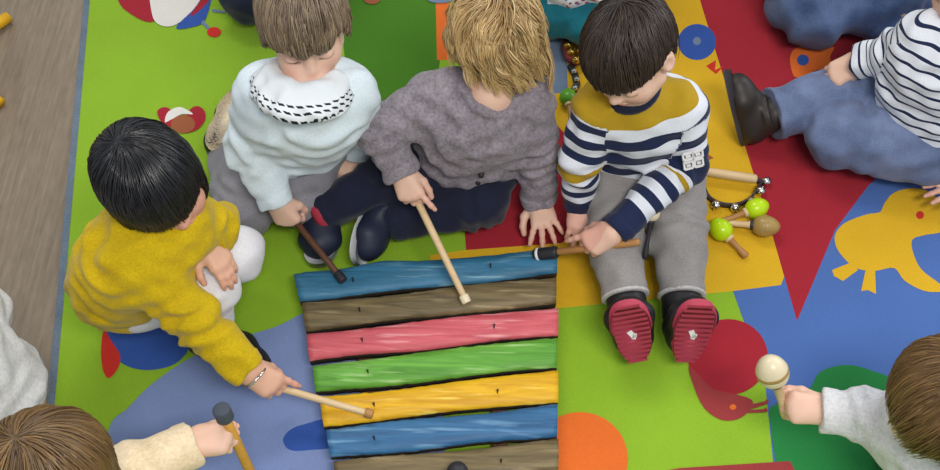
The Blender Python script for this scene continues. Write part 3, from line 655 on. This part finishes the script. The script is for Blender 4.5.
# jingle bell stick
jb = thing('jingle_bells', 'pale wooden handle with a dark strap of silver jingle bells on the yellow rug', 'bells', W(728, 188, ZT))
ha, hb = W(701, 171, .030), W(757, 179, .030)
mk('handle', *lathe([(0, .006), (.03, .0085), (.5, .009), (.97, .0085), (1, .006)], ha, hb, 16), M['stick'], jb)
arc = [W(x, y, .013) for x, y in smooth([(702, 178), (704, 190), (710, 200), (724, 206), (740, 205), (752, 198), (758, 188), (758, 181)], 5)][:36]
arc[0] = ha+un(hb-ha)*.004; arc[-1] = hb
sv = []; sf = []
for i, p in enumerate(arc): sv += [p+V(0, 0, .008), p-V(0, 0, .008)]
for i in range(len(arc)-1): sf.append((2*i, 2*i+1, 2*i+3, 2*i+2))
st = mk('strap', sv, sf, M['strap'], jb); sm = st.modifiers.new('thick', 'SOLIDIFY'); sm.thickness = .003
def jingle(c, ax, parent, mat, r=.0095):
    b = mk('bell', *lathe(ball_profile(r, 0, 10), c-ax*r, c+ax*r, 16), mat, parent)
    n = un(np.cross(ax, (.2, .3, 1))); mk('bell_slot', *merge(boxm(c+ax*r*.72, n, np.cross(ax, n), ax, r*.62, r*.11, r*.25), boxm(c+ax*r*.72, np.cross(ax, n), n, ax, r*.62, r*.11, r*.25)), M['nail'], b, smooth=False)
cen = np.mean(arc, 0)
for k in (3, 8, 13, 18, 23, 28, 33):
    p = arc[k]; ax = un((p-cen)*V(1, 1, 0)+V(0, -.004, .02)); jingle(p+ax*.0085, ax, jb, M['bell'])
# strap of small brass bells and a green maraca half hidden behind the striped boy
bb = thing('bell_bracelet', 'dark red and brass bell bracelet behind the shoulder of the striped boy', 'bells', W(575, 50, ZT))
pts = [W(x, y, .022) for x, y in ((566, 40), (575, 38), (584, 41), (586, 50), (583, 60), (575, 63), (568, 58), (565, 48), (566, 40))]
mk('strap', *tube(pts, .008, 8), plain('dark_red_band', '#6c2228', .7), bb)
for x, y in ((571, 52), (580, 51), (576, 60), (568, 45)): jingle(W(x, y, .032), un(V(.1, -.4, .9)), bb, M['brass'], .009)
bs = thing('jingle_strap', 'black strap with small silver bells behind the striped boy', 'bells', W(574, 78, ZT))
mk('strap', *tube([W(570, 66, .013), W(575, 74, .013), (W(577, 84, .013)), W(573, 92, .013)], .0075, 8), M['black_rub'], bs)
for x, y in ((574, 71), (577, 79), (575, 88)): jingle(W(x, y, .024), un(V(.1, -.3, .9)), bs, M['bell'], .006)
maraca('m', W(568, 97, .028), floor_dir((568, 97), (572, 125)), .018, .040, .055, (plain('leaf_green_gloss', '#5b9a22', .3), M['stick_mid'], M['stick']), 'green maraca half hidden beside the sleeve of the striped boy', gi)
# chair with yellow feet beyond the left edge
ch = thing('stool', 'yellow plastic stool whose rounded feet rest on the vinyl floor at left', 'stool', W(-60, 60, 0))
f1, f2 = W(7, 18, .014), W(-1, 103, .014); dv = un((f1-f2)*V(1, 1, 0)); lf = V(-dv[1], dv[0], 0); lf = lf if lf[0] < 0 else -lf; dd = np.linalg.norm(f1-f2)
fe = [f1, f2, f1+lf*dd, f2+lf*dd]; ct = sum(fe)/4+V(0, 0, .28)
for p in fe:
    q = ct+(p-ct)*V(.42, .42, 0); mk('leg', *tube([p+un((p-ct)*V(1, 1, 0))*.004, p-un((p-ct)*V(1, 1, 0))*.03+V(0, 0, .004), p-un((p-ct)*V(1, 1, 0))*.07+V(0, 0, .03), q], [.0125, .0135, .013, .012], 14), M['stool_y'], ch)
mk('seat', *lathe([(0, .10), (.2, .125), (.8, .125), (1, .118)], ct+V(0, 0, -.012), ct+V(0, 0, .012), 32), M['stool_y'], ch)
# ---------------------------------------------------------------- the people
GP = 'toddlers sitting around the xylophone'
def person(label, J, group=GP):
    return thing('person', label, 'person', (J['pe'][0], J['pe'][1], ZT), group)
def facing(J, face, up): J['R'] = head_rot(V(*face), V(*up)); return J
HS = .9

# --- boy in the bold striped shirt, legs stretched towards the camera
J = dict(pe=W(643,152,.109),ch=W(640,114,.26),nk=W(634,96,.32),hd=W(629,53,.42),sL=W(599,108,.295),sR=W(680,108,.295),
  eL=W(580,158,.20),wL=W(580,204,.085),eR=W(687,162,.19),wR=W(613,232,.145),hL=W(620,165,.100),hR=W(668,165,.100),kL=W(614,240,.085),kR=W(678,238,.085),aL=W(630,320,.064),aR=W(683,320,.064))
facing(J, (-.42,-.80,-.42), (-.48,-.30,.82))
hold(J, 'L', W(580,230,.072)-J['wL'], (.1,-.5,.8), True, RELAX, thumb=(.7,.7,-.2))
gS, lS = hold(J, 'R', W(574,252,.105)-J['wR'], (-.1,-.40,.93), False, ((48,66,40),)*4, index=(10,12,8), thumb=(.8,.5,-.5))
p = person('boy in navy and white striped shirt with mustard shoulders, showing red shoe soles', J)
body_mesh(p, J, mat=M['skin'])
top_mesh(p, J, M['bold_stripe'], 'shirt', seed=1., arm_norm=True, o=.008, rip=.0034, fold=.0022)
J2 = dict(J); J2['aL'] = J['aL']*.70+J['kL']*.30; J2['aR'] = J['aR']*.70+J['kR']*.30
legs_mesh(p, J2, M['grey_trs2'], seed=2., rip=.004, fold=.0026, o=.007)
for k in 'LR':
    d = un(J2['a'+k]-J2['k'+k]); mk('frayed_hem', *lathe([(0, .040), (.2, .0425), (.8, .0425), (1, .040)], J2['a'+k]-d*.002, J2['a'+k]+d*.005, 22), M['hem'], p)
    mk('sock', *lathe([(0, .033), (.1, .0355), (.9, .0355), (1, .033)], J2['a'+k]-d*.01, J['a'+k]+d*.002, 22), M['shoe_black'], p)
for k, td in (('L', (-.24,.34,.92)), ('R', (.06,.34,.94))):
    shoe(p, J['a'+k]+V(0,-.010,.004), V(*td), V(0,.93,-.34), (M['shoe_black'], M['sole_red'], M['shoe_black'], M['tread_red'], M['patch']), tread=True, L=.128, wid=.038, ankle_h=.045, collar=.036)
zc = un(J['nk']-J['ch']); xc_ = perp(zc, J['sR']-J['sL']); yc_ = np.cross(zc, xc_)
mk('collar', *tube([J['nk']+zc*.004+zc*.005+(xc_*math.cos(t)+yc_*math.sin(t))*.041 for t in np.linspace(0, 2*math.pi, 28)], .0095, 10), M['navy'], p, label='navy collar')
hair(p, J['hd'], J['R'], M['hair_dark'], s=HS, n=8000, length=.078, crown=(.15,-.45,.88), front=.36, side=.16, bias=(-.1,.25,0), wob=.14, lift=.10, seed=4, w=.0009, m=10, cut=lambda q: ((q[:,2] < .020) & (q[:,1] > .03)) | ((np.abs(q[:,0]) > .05) & (q[:,2] < .022) & (q[:,1] > -.035)))
em = (J['sR']*.30+J['eR']*.70); axs = un(J['eR']-J['sR']); on = perp(axs, V(.05,-.80,.60)); sx = np.cross(axs, on)
parts = []
for (x, y, w_, h_) in ((-.010,-.010,.008,.007),(.007,-.011,.0085,.0065),(-.010,.008,.007,.0075),(.008,.008,.0075,.007)):
    c_ = em+sx*x+axs*y+on*.0450
    for (dx, dy, a, b) in ((0,-h_,w_,.0016),(0,h_,w_,.0016),(-w_,0,.0016,h_),(w_,0,.0016,h_),(0,0,w_*.5,.0016)): parts.append(boxm(c_+sx*dx+axs*dy, sx, axs, on, a, b, .0022))
mk('sleeve_print', *merge(*parts), M['patch'], p, smooth=False)

# --- boy in the pale sweatshirt, kneeling
J = dict(pe=W(290,135,.15),ch=W(304,106,.32),nk=W(305,86,.375),hd=W(304,21,.468),sL=W(265,94,.345),sR=W(348,92,.345),
  eL=W(249,148,.23),wL=W(277,201,.135),eR=W(366,128,.17),wR=W(354,150,.12),hL=W(266,150,.135),hR=W(310,146,.135),kL=W(243,208,.072),kR=W(300,196,.072),aL=W(228,142,.055),aR=W(312,125,.055))
J['tL'] = J['aL']+V(.02,.06,0); J['tR'] = J['aR']+V(.0,.06,0)
facing(J, (.16,-.95,-.22), (.0,-.25,.95))
gB, _ = hold(J, 'L', W(291,226,.085)-J['wL'], (-.3,-.5,.8), True, ((50,70,42),)*4, thumb=(.8,.5,-.5))
hold(J, 'R', W(344,166,.105)-J['wR'], (0,-.4,.9), False, RELAX)
p = person('boy in a pale blue sweatshirt and striped neckerchief kneeling in grey trousers', J)
body_mesh(p, J, mat=M['skin'])
top_mesh(p, J, M['ice'], 'sweatshirt', seed=5., hem=.040, o=.011, rip=.0042, fold=.0026)
legs_mesh(p, J, M['grey_trs'], seed=6., o=.010, rip=.004, fold=.0026)
for k in 'LR': shoe(p, J['a'+k], J['t'+k]-J['a'+k], (0,0,-1), (M['shoe_black'], M['cream'], M['shoe_black']), ankle_h=.04)
hair(p, J['hd'], J['R'], M['hair_brown'], s=HS, n=8000, length=.095, crown=(.0,-.42,.9), front=.40, side=-.02, bias=(0,.40,0), wob=.13, gw=.10, lift=.10, seed=5, w=.0009, m=10, cut=lambda q: ((q[:,2] < .030-.007*np.sin(q[:,0]*130)) & (q[:,1] > .03)) | ((np.abs(q[:,0]) > .05) & (q[:,2] < -.010)))
def neckerchief():
    J['nk'] = J['nk0']+V(0,.003,.010); z = un(J['nk']-J['ch']+V(0,.05,0)); tx = perp(z, J['sR']-J['sL']); fr = np.cross(tx, z); fr = fr if fr[1] < 0 else -fr
    F = Field(J['nk']-.15, J['nk']+.15, .0024); n = 36; th = np.linspace(0, 2*math.pi, n+1); fw_ = [max(0, math.sin(t)) for t in th]
    inner = [J['nk']+tx*.050*math.cos(t)+fr*(.048*math.sin(t)+.008)+z*(.010-.012*f) for t, f in zip(th, fw_)]
    outer = [J['nk']+tx*.072*math.cos(t)+fr*(.068*math.sin(t)+.010+.004*f)-z*(.012+.028*f) for t, f in zip(th, fw_)]
    for i in range(n):
        for u in (0, .2, .4, .6, .8, 1.): F.rc(inner[i]*(1-u)+outer[i]*u+z*.004*math.sin(u*3.1), inner[i+1]*(1-u)+outer[i+1]*u+z*.004*math.sin(u*3.1), .0100-.003*u, None, .012)
    F.folds(.0022, 120, 2.); v, f = F.mesh()
    q = v-J['nk']; ang = np.arctan2(q@fr-.008, q@tx); ii = (ang % (2*math.pi))/(2*math.pi)*n; i0 = ii.astype(int) % n; I, O = np.array(inner)[i0], np.array(outer)[i0]
    u = ((v-I)*(O-I)).sum(1)/((O-I)**2).sum(1)
    return mk('neckerchief', v, f, M['kerchief'], p, {'along': u, 'zone': ang})
def kerchief_mat():
    t = NT('striped_kerchief'); u = t.attr('along'); a = t.attr('zone')
    dash = t.math('GREATER_THAN', t.math('FRACT', t.math('MULTIPLY_ADD', a, 5.4, t.math('MULTIPLY', u, 3.4))), .30)
    line = t.math('GREATER_THAN', t.math('SINE', t.math('MULTIPLY', u, 27.)), .45)
    f = t.math('MULTIPLY', t.math('MULTIPLY', dash, line), t.math('GREATER_THAN', u, .60))
    return t.out(t.mix(f, lin('#dde2e5'), lin('#22262e')), .85, spec=.2)
M['kerchief'] = kerchief_mat(); neckerchief()
b = W(342,279,ZB+.010)
mallet(gB-un(b-gB)*.035, b, M['stick_dark'], 'dark brown mallet held by the boy in the pale sweatshirt, touching the top blue bar', r=.0062, head=(M['black_rub'], .0085, .022, cyl))

# --- blond child in grey knit
J = dict(pe=W(468,150,.110),ch=W(480,118,.25),nk=W(488,100,.31),hd=W(496,38,.40),sL=W(434,100,.285),sR=W(526,100,.285),
  eL=W(380,131,.25),wL=W(402,172,.18),eR=W(537,152,.165),wR=W(539,200,.054),hL=W(440,158,.094),hR=W(490,160,.094),kL=W(402,172,.115),kR=W(478,201,.073),aL=W(323,211,.062),aR=W(392,218,.055))
facing(J, (.02,-.95,-.26), (.05,-.35,.93))
hold(J, 'R', W(546,229,.047)-J['wR'], (.05,-.35,.94), False, ((4,10,8),(3,10,8),(4,12,8),(6,14,10)), spread=11.)
gC, _ = hold(J, 'L', W(413,200,.16)-J['wL'], (-.35,-.45,.82), True, ((58,78,48),)*4, index=(16,16,10), thumb=(.85,.45,-.5))
p = person('blond curly haired child in a grey knitted cardigan and navy trousers holding a long mallet', J)
body_mesh(p, J, mat=M['skin'])
top_mesh(p, J, M['grey_knit'], 'cardigan', seed=9., o=.012, rip=.0042, fold=.003)
legs_mesh(p, J, M['navy'], seed=10., o=.007, rip=.004, fold=.003)
tz = un(J['ch']-J['pe']); tx = perp(tz, J['sR']-J['sL']); fr = np.cross(tx, tz); fr = fr if fr[1] < 0 else -fr
for q in (.16, .40, .64):
    c_ = J['pe']*(1-q)+J['ch']*q+fr*(.083)+tx*.010; mk('button', *lathe([(0,.0045),(.5,.006),(1,.004)], c_-fr*.004, c_+fr*.007, 12), M['nail'], p)
shoe(p, J['aL']+V(-.004,0,.004), W(308,262,.03)-W(318,212,.03), (-.1,.25,1), (M['shoe_navy'], M['sole_white'], M['shoe_navy']), ankle_h=.040, collar=.033, L=.128)
shoe(p, J['aR']+V(-.004,0,.006), V(-.2,-.9,-.1), (.95,-.1,.3), (M['shoe_navy'], M['sole_white'], M['shoe_navy']), ankle_h=.038, L=.14)
sk = un(J['aL']-J['kL'])
mk('sock', *lathe(ball_profile(.037, 0, 12), J['aR']-V(.034,0,0), J['aR']+V(.034,0,0), 20), M['navy'], p)
mk('sock', *lathe([(0,.036),(.3,.042),(.7,.042),(1,.036)], J['aL']-sk*.008, J['aL']+sk*.014, 20), M['plaid'], p, label='red patterned sock')
hair(p, J['hd'], J['R'], M['hair_blond'], s=HS, n=8500, length=.105, crown=(.1,-.35,.93), front=.34, side=-.20, back=-.75, bias=(0,.15,0), wob=.55, iid=.12, gw=.08, keep=.6, lift=.16, hug=.06, clump=.8, K=230, curl=.0080, curlf=62., seed=8, w=.0009, m=14, cut=lambda q: (q[:,2] < -.038) & (q[:,1] > .03))
b = W(466,301,ZB+.012); a = gC-un(b-gC)*.03
mallet(a, b, M['stick'], 'long pale wooden mallet held by the blond child, its tip on the brown bar', r=.0068, head=(M['ivory'], .0088, .016, cyl), taper=.85)

# --- girl in the yellow sweater, squatting at the left
J = dict(pe=W(130,276,.145),ch=W(144,248,.28),nk=W(156,228,.315),hd=W(153,182,.395),sL=W(140,256,.295),sR=W(180,226,.31),
  eL=W(193,317,.205),wL=W(249,371,.13),eR=W(196,238,.25),wR=W(205,243,.265),hL=W(137,294,.125),hR=W(160,262,.12),kL=W(208,286,.18),kR=W(236,254,.13),aL=W(210,334,.072),aR=W(188,250,.07))
J['tL'] = W(240,350,.03); J['tR'] = W(176,276,.07)
J['eR'] = (J['sR']+J['wR'])/2+V(.02,.035,-.03)
facing(J, (.58,-.80,-.18), (-.08,-.30,.95))
gG, _ = hold(J, 'L', W(286,393,.095)-J['wL'], (.1,-.35,.93), True, ((30,44,30),(36,48,32),(40,52,34),(44,56,36)), index=(10,12,8), thumb=(.9,.35,-.5), spread=2.)
hold(J, 'R', W(231,274,.235)-J['wR'], (.5,-.2,.85), False, ((14,20,16),)*4, spread=1., s=.92)
p = person('girl with a black bob in a mustard yellow sweater squatting in white trousers', J)
body_mesh(p, J, mat=M['skin2'])
top_mesh(p, J, M['yellow_knit'], 'sweater', seed=13., o=.011, rip=.0042, fold=.003, hem=.0)
legs_mesh(p, J, M['white'], seed=14., o=.004, rip=.003)
sh = shoe(p, J['aL'], W(246,352,.03)-W(212,336,.03), (0,0,1), (M['shoe_black'], M['sole_dark'], M['shoe_black']), ankle_h=.045)
for i in range(4):
    q = J['aL']+un((J['tL']-J['aL'])*V(1,1,0))*(.022+.014*i)+V(0,0,-.006-.006*i); lx = perp(V(0,0,1), np.cross(V(0,0,1), J['tL']-J['aL']))
    mk('lace', *tube([q-lx*.018-V(0,0,.006), q+V(0,0,.004), q+lx*.018-V(0,0,.006)], .0022, 6), M['sole_dark'], sh)
shoe(p, J['aR'], J['tR']-J['aR'], (0,0,1), (M['shoe_black'], M['sole_dark'], M['shoe_black']), ankle_h=.045)
fwd = un(J['wL']-J['eL']); x = perp(fwd, V(0,0,1)); y = np.cross(fwd, x)
mk('bracelet', *tube([J['wL']+fwd*.014+(x*math.cos(t)+y*math.sin(t))*.0225 for t in np.linspace(0, 2*math.pi, 20)], .0024, 6), M['bell'], p, label='thin silver bracelet')
hair(p, J['hd'], J['R'], M['hair_black'], s=HS, n=9000, length=.172, lv=.14, radii=(.076,.091,.081), crown=(-.05,-.35,.93), front=.22, side=-.25, back=-.7, bias=(0,.06,0), wob=.08, gw=.22, lift=.08, seed=13, w=.0010, m=14, cut=lambda q: ((q[:,2] < .012) & (q[:,1] > .042)) | (q[:,2] < -.090-.014*np.sin(q[:,0]*150)-.008*np.sin(q[:,1]*210)))
b = W(371,414,ZB+.010); a = gG-un(b-gG)*.02
mallet(a, b, M['stick'], 'pale wooden mallet held by the girl in yellow, tip on the yellow bar', r=.0062, head=(M['stick_mid'], .0080, .014, cyl))

# --- child in thin breton stripes at the upper right
J = dict(pe=W(926,128,.10),ch=W(944,70,.25),nk=W(962,40,.31),hd=W(982,-18,.40),sL=W(926,38,.295),sR=W(1000,78,.295),
  eL=W(893,54,.225),wL=W(857,62,.18),eR=W(1000,140,.18),wR=W(975,180,.075),hL=W(908,100,.095),hR=W(926,145,.098),kL=W(845,94,.095),kR=W(840,136,.09),aL=W(772,114,.076),aR=W(945,160,.08))
J['tR'] = W(990,150,.08)
facing(J, (-.80,-.55,-.10), (-.3,-.2,.93))
hold(J, 'L', W(836,74,.155)-J['wL'], (-.1,-.45,.87), True, ((40,60,38),)*4, thumb=(.75,.4,-.6))
hold(J, 'R', W(955,188,.068)-J['wR'], (0,-.2,.97), False, FLAT)
p = person('child in thin navy and white striped top and washed blue trousers, one leg stretched out', J)
body_mesh(p, J, mat=M['skin'])
top_mesh(p, J, M['breton'], 'striped_top', seed=17., o=.011, rip=.0036, fold=.0026)
legs_mesh(p, J, M['blue_grey'], seed=18., o=.016, rip=.0045, fold=.0032, flare=.004)
shoe(p, J['aL']+V(-.004,0,0), V(-.32,.45,.80), V(.93,-.05,.32), (M['shoe_brown'], M['sole_dark'], M['shoe_brown']), L=.155, wid=.036, ankle_h=.058, collar=.036)
shoe(p, J['aR'], J['tR']-J['aR'], V(0,0,-1), (M['shoe_brown'], M['sole_dark'], M['shoe_brown']), ankle_h=.04)
mk('sock', *lathe(ball_profile(.036, 0, 12), J['aL']-V(.030,0,0), J['aL']+V(.034,0,0), 20), M['shoe_brown'], p)
hair(p, J['hd'], J['R'], M['hair_brown'], s=HS, n=2500, length=.08, seed=17)

# --- child at the lower right shaking a maraca
J = dict(pe=W(960,455,.09),ch=W(947,442,.22),nk=W(946,432,.27),hd=W(950,404,.345),sL=W(918,427,.235),sR=W(975,447,.25),
  eL=W(866,416,.185),wL=W(822,410,.175),eR=W(995,450,.16),wR=W(965,420,.10),hL=W(935,450,.085),hR=W(970,480,.085),kL=W(905,432,.08),kR=W(965,400,.08),aL=W(940,405,.055),aR=W(995,380,.055))
J['tL'] = J['aL']+V(.03,.05,0); J['tR'] = J['aR']+V(0,.06,0)
facing(J, (-.55,.70,-.45), (.1,.45,.88))
gM, _ = hold(J, 'L', W(790,407,.18)-J['wL'], (-.1,-.5,.85), False, FIST, thumb=(.75,.4,-.6))
p = person('brown haired child in a white knitted jumper at lower right raising an ivory maraca', J)
hold(J, 'R', V(-.2,.7,-.3), (0,0,1), True, RELAX)
body_mesh(p, J, mat=M['skin'])
top_mesh(p, J, M['white_knit'], 'jumper', seed=21., o=.012, rip=.0036, fold=.0024)
legs_mesh(p, J, M['navy2'], seed=22.)
for k in 'LR': shoe(p, J['a'+k], J['t'+k]-J['a'+k], (0,0,-1), (M['shoe_black'], M['sole_dark'], M['shoe_black']), ankle_h=.04)
hair(p, J['hd'], J['R'], M['hair_chestnut'], s=HS, n=8000, length=.095, radii=(.077,.092,.082), seed=21, wob=.10, crown=(0,-.5,.86), w=.0009, m=9)
hc = W(772,371,.235); maraca('m', hc, gM-hc, .0245, .058, .085, (M['ivory'], M['stick'], M['black_rub']), 'ivory wooden maraca raised by the child at lower right', None, True, M['gold_w'])

# --- child at the lower left with a mallet
J = dict(pe=W(2,566,.10),ch=W(30,530,.27),nk=W(40,512,.33),hd=W(46,482,.42),sL=W(-10,532,.31),sR=W(85,508,.31),
  eL=W(-25,565,.2),wL=W(30,545,.12),eR=W(130,474,.255),wR=W(194,443,.235),hL=W(-15,560,.085),hR=W(45,575,.085),kL=W(25,505,.08),kR=W(95,525,.08),aL=W(-15,545,.06),aR=W(25,565,.06))
J['tL'] = J['aL']+V(-.04,.05,0); J['tR'] = J['aR']+V(-.05,.02,0)
facing(J, (.62,.62,-.45), (-.1,.2,.95))
gH, _ = hold(J, 'R', W(228,436,.24)-J['wR'], (-.25,-.2,.9), True, FIST, thumb=(.75,.4,-.6))
hold(J, 'L', V(.5,.4,-.3), (0,0,1), False, RELAX)
p = person('long haired brunette child with a cream knit sleeve at the lower left corner', J)
body_mesh(p, J, mat=M['skin'])
top_mesh(p, J, M['cream'], 'sweater', seed=25., o=.012, rip=.0036)
legs_mesh(p, J, M['navy2'], seed=26.)
for k in 'LR': shoe(p, J['a'+k], J['t'+k]-J['a'+k], (0,0,-1), (M['shoe_black'], M['sole_dark'], M['shoe_black']), ankle_h=.04)
hair(p, J['hd'], J['R'], M['hair_chestnut'], s=HS, n=9000, length=.15, seed=25, wob=.07, crown=(0,-.3,.95), side=-.3, back=-.75, gw=.22, radii=(.077,.092,.082), w=.0010)
b = W(222,411,.285); d_ = un(gH-b)
mallet(gH+d_*.10, b, M['stick_yel'], 'honey coloured mallet with dark felt head held at the lower left', r=.0078, head=(M['slate'], .0130, .026, cyl))

# --- mallet lying across the striped boy's legs, and the maraca between them
h0 = W(549,253,ZB+.012); h1 = W(640,242,.150)
t = mallet(h1, h0, M['stick_mid'], 'tan mallet with black head held by the boy in bold stripes', r=.0068)
ax = un(h0-h1); mk('mallet_head', *lathe(cyl(.0115), h0-ax*.018, h0+ax*.030, 18), M['black_rub'], t); mk('band', *lathe(cyl(.0119), h0+ax*.018, h0+ax*.024, 18), M['patch'], t, label='white band on the black head')
maraca('m', W(652,212,.150), W(646,250,.105)-W(652,211,.150), .0145, .034, .07, (M['ivory'], M['black_rub'], M['black_rub']), 'small maraca lying between the legs of the striped boy', None)

hc = W(457,468,ZB+.017); mallet(W(470,600,.16), hc, M['stick_mid'], 'mallet with round black head on the lowest brown bar at the bottom edge', r=.0065, head=(M['black_rub'], .0175, .035, lambda r: ball_profile(r, 0, 12)))
# --- people only partly in view
def seated(x, y, ang, s=1., z0=0.):
    a = math.radians(ang); f = V(math.cos(a), math.sin(a), 0); r = V(-f[1], f[0], 0); o = V(x, y, z0)
    P_ = lambda F_, R_, Z_: o+f*F_*s+r*R_*s+V(0,0,Z_*s)
    J = dict(pe=P_(0,0,.15),ch=P_(.03,0,.31),nk=P_(.04,0,.365),hd=P_(.06,0,.46),sL=P_(.03,.085,.335),sR=P_(.03,-.085,.335),eL=P_(.02,.125,.23),eR=P_(.02,-.125,.23),wL=P_(.07,.13,.13),wR=P_(.07,-.13,.13),
       hL=P_(.02,.05,.135),hR=P_(.02,-.05,.135),kL=P_(.20,.070,.072),kR=P_(.20,-.070,.072),aL=P_(.02,.07,.055),aR=P_(.02,-.07,.055),tL=P_(-.06,.06,.055),tR=P_(-.06,-.06,.055))
    J['R'] = head_rot(f*.9+V(0,0,-.4), V(0,0,1)); J['f'] = f
    return J
def background(label, J, top, leg, hairm, shoe_m, s=1., seed=30., topname='sweater', group=GP, vox=.003, hw=dict()):
    f = J.pop('f')
    hold(J, 'L', f*.6+V(0,0,-.6), V(0,0,1)+f*.5, False, RELAX, s); hold(J, 'R', f*.6+V(0,0,-.6), V(0,0,1)+f*.5, True, RELAX, s)
    p = person(label, J, group); body_mesh(p, J, s, vox, M['skin']); top_mesh(p, J, top, topname, s, vox, seed=seed, rip=.0034*s); legs_mesh(p, J, leg, 'trousers', s, vox, seed=seed+1, rip=.004*s, fold=.003*s)
    for k in 'LR': shoe(p, J['a'+k], J['t'+k]-J['a'+k], (0,0,-1), (shoe_m, M['sole_dark'], shoe_m), s=s, ankle_h=.04)
    hair(p, J['hd'], J['R'], hairm, s=s*HS, n=2500, seed=int(seed), **hw); return p
c_ = W(850,5,.1); J = seated(c_[0], c_[1]+.40, -90, 1.85)
J['kR'] = W(816,0,.105); J['kL'] = W(884,-2,.105)
background('adult in blue jeans kneeling at the top right edge', J, M['navy2'], M['jeans'], M['hair_dark'], M['shoe_black'], 1.85, 31., vox=.0055, group=None)
c_ = W(572,20,.07); J = seated(c_[0], c_[1]+.20, -92)
mk_ = (J['kL']+J['kR'])/2; J['kL'] = mk_+V(.036,0,.0); J['kR'] = mk_-V(.036,-.02,0)
p = background('child in teal trousers and flowery top at the top centre', J, M['floral'], M['teal'], M['hair_brown'], M['shoe_black'], 1., 34., topname='flowery_top')
F = Field(J['pe']-.25, J['pe']+.25, .003)
for k in 'LR': F.rc(J['pe']*.5+J['h'+k]*.5, J['h'+k]*-.04+J['k'+k]*1.04+V(-.024,0,.040), .082, .058, .03, flat_b=True, rip=(.003, .05, 1.))
F.folds(.003, 80, 4.); mk('skirt', *F.mesh(), M['floral'], p)
c_ = W(258,-3,.07); J = seated(c_[0]+.04, c_[1]+.20, -88); background('child in dark navy trousers behind the boy in the pale sweatshirt', J, M['navy2'], M['navy2'], M['hair_dark'], M['shoe_navy'], 1., 37.)
c_ = W(30,373,.28); J = seated(c_[0]-.105, c_[1], 178)
for k in 'LR': J['a'+k] = J['a'+k]+J['f']*.12; J['t'+k] = J['t'+k]+J['f']*.12
background('child in a plain white jumper at the left edge on the vinyl floor', J, M['white_knit'], M['grey_trs'], M['hair_dark'], M['shoe_black'], 1., 40., topname='jumper')
# ---------------------------------------------------------------- camera and light
cd = bpy.data.cameras.new('camera'); co = bpy.data.objects.new('camera', cd); C.objects.link(co)
co.location = (0, 0, CAM_H); co.rotation_euler = (math.radians(90-58), 0, 0); cd.sensor_width = 36; cd.lens = 36*FPX/940; cd.clip_start = .02
bpy.context.scene.camera = co
wd = bpy.data.worlds.new('room_light'); bpy.context.scene.world = wd; wd.use_nodes = True
wd.node_tree.nodes['Background'].inputs[0].default_value = (.86, .93, 1.0, 1); wd.node_tree.nodes['Background'].inputs[1].default_value = .55
def area(name, loc, tgt, sx, sy, power, col):
    l = bpy.data.lights.new(name, 'AREA'); l.shape = 'RECTANGLE'; l.size = sx; l.size_y = sy; l.energy = power; l.color = col
    o = bpy.data.objects.new(name, l); C.objects.link(o); o.location = loc; o.rotation_euler = (Vector(tgt)-Vector(loc)).to_track_quat('-Z', 'Y').to_euler(); return o
area('window_light', (2.6, 2.6, 1.9), (0, .9, 0), 2.2, 1.5, 42, (.88, .94, 1.0))
area('ceiling_lamp', (-.6, 2.4, 2.8), (-.2, .9, 0), 1.2, .5, 26, (1, .96, .9))
area('ceiling_lamp', (.6, -.4, 2.8), (.3, .9, 0), 1.2, .5, 48, (1, .96, .9))
sc = bpy.context.scene; sc.view_settings.view_transform = 'Standard'; sc.view_settings.look = 'None'; sc.view_settings.exposure = 0.13; sc.view_settings.gamma = 1.0
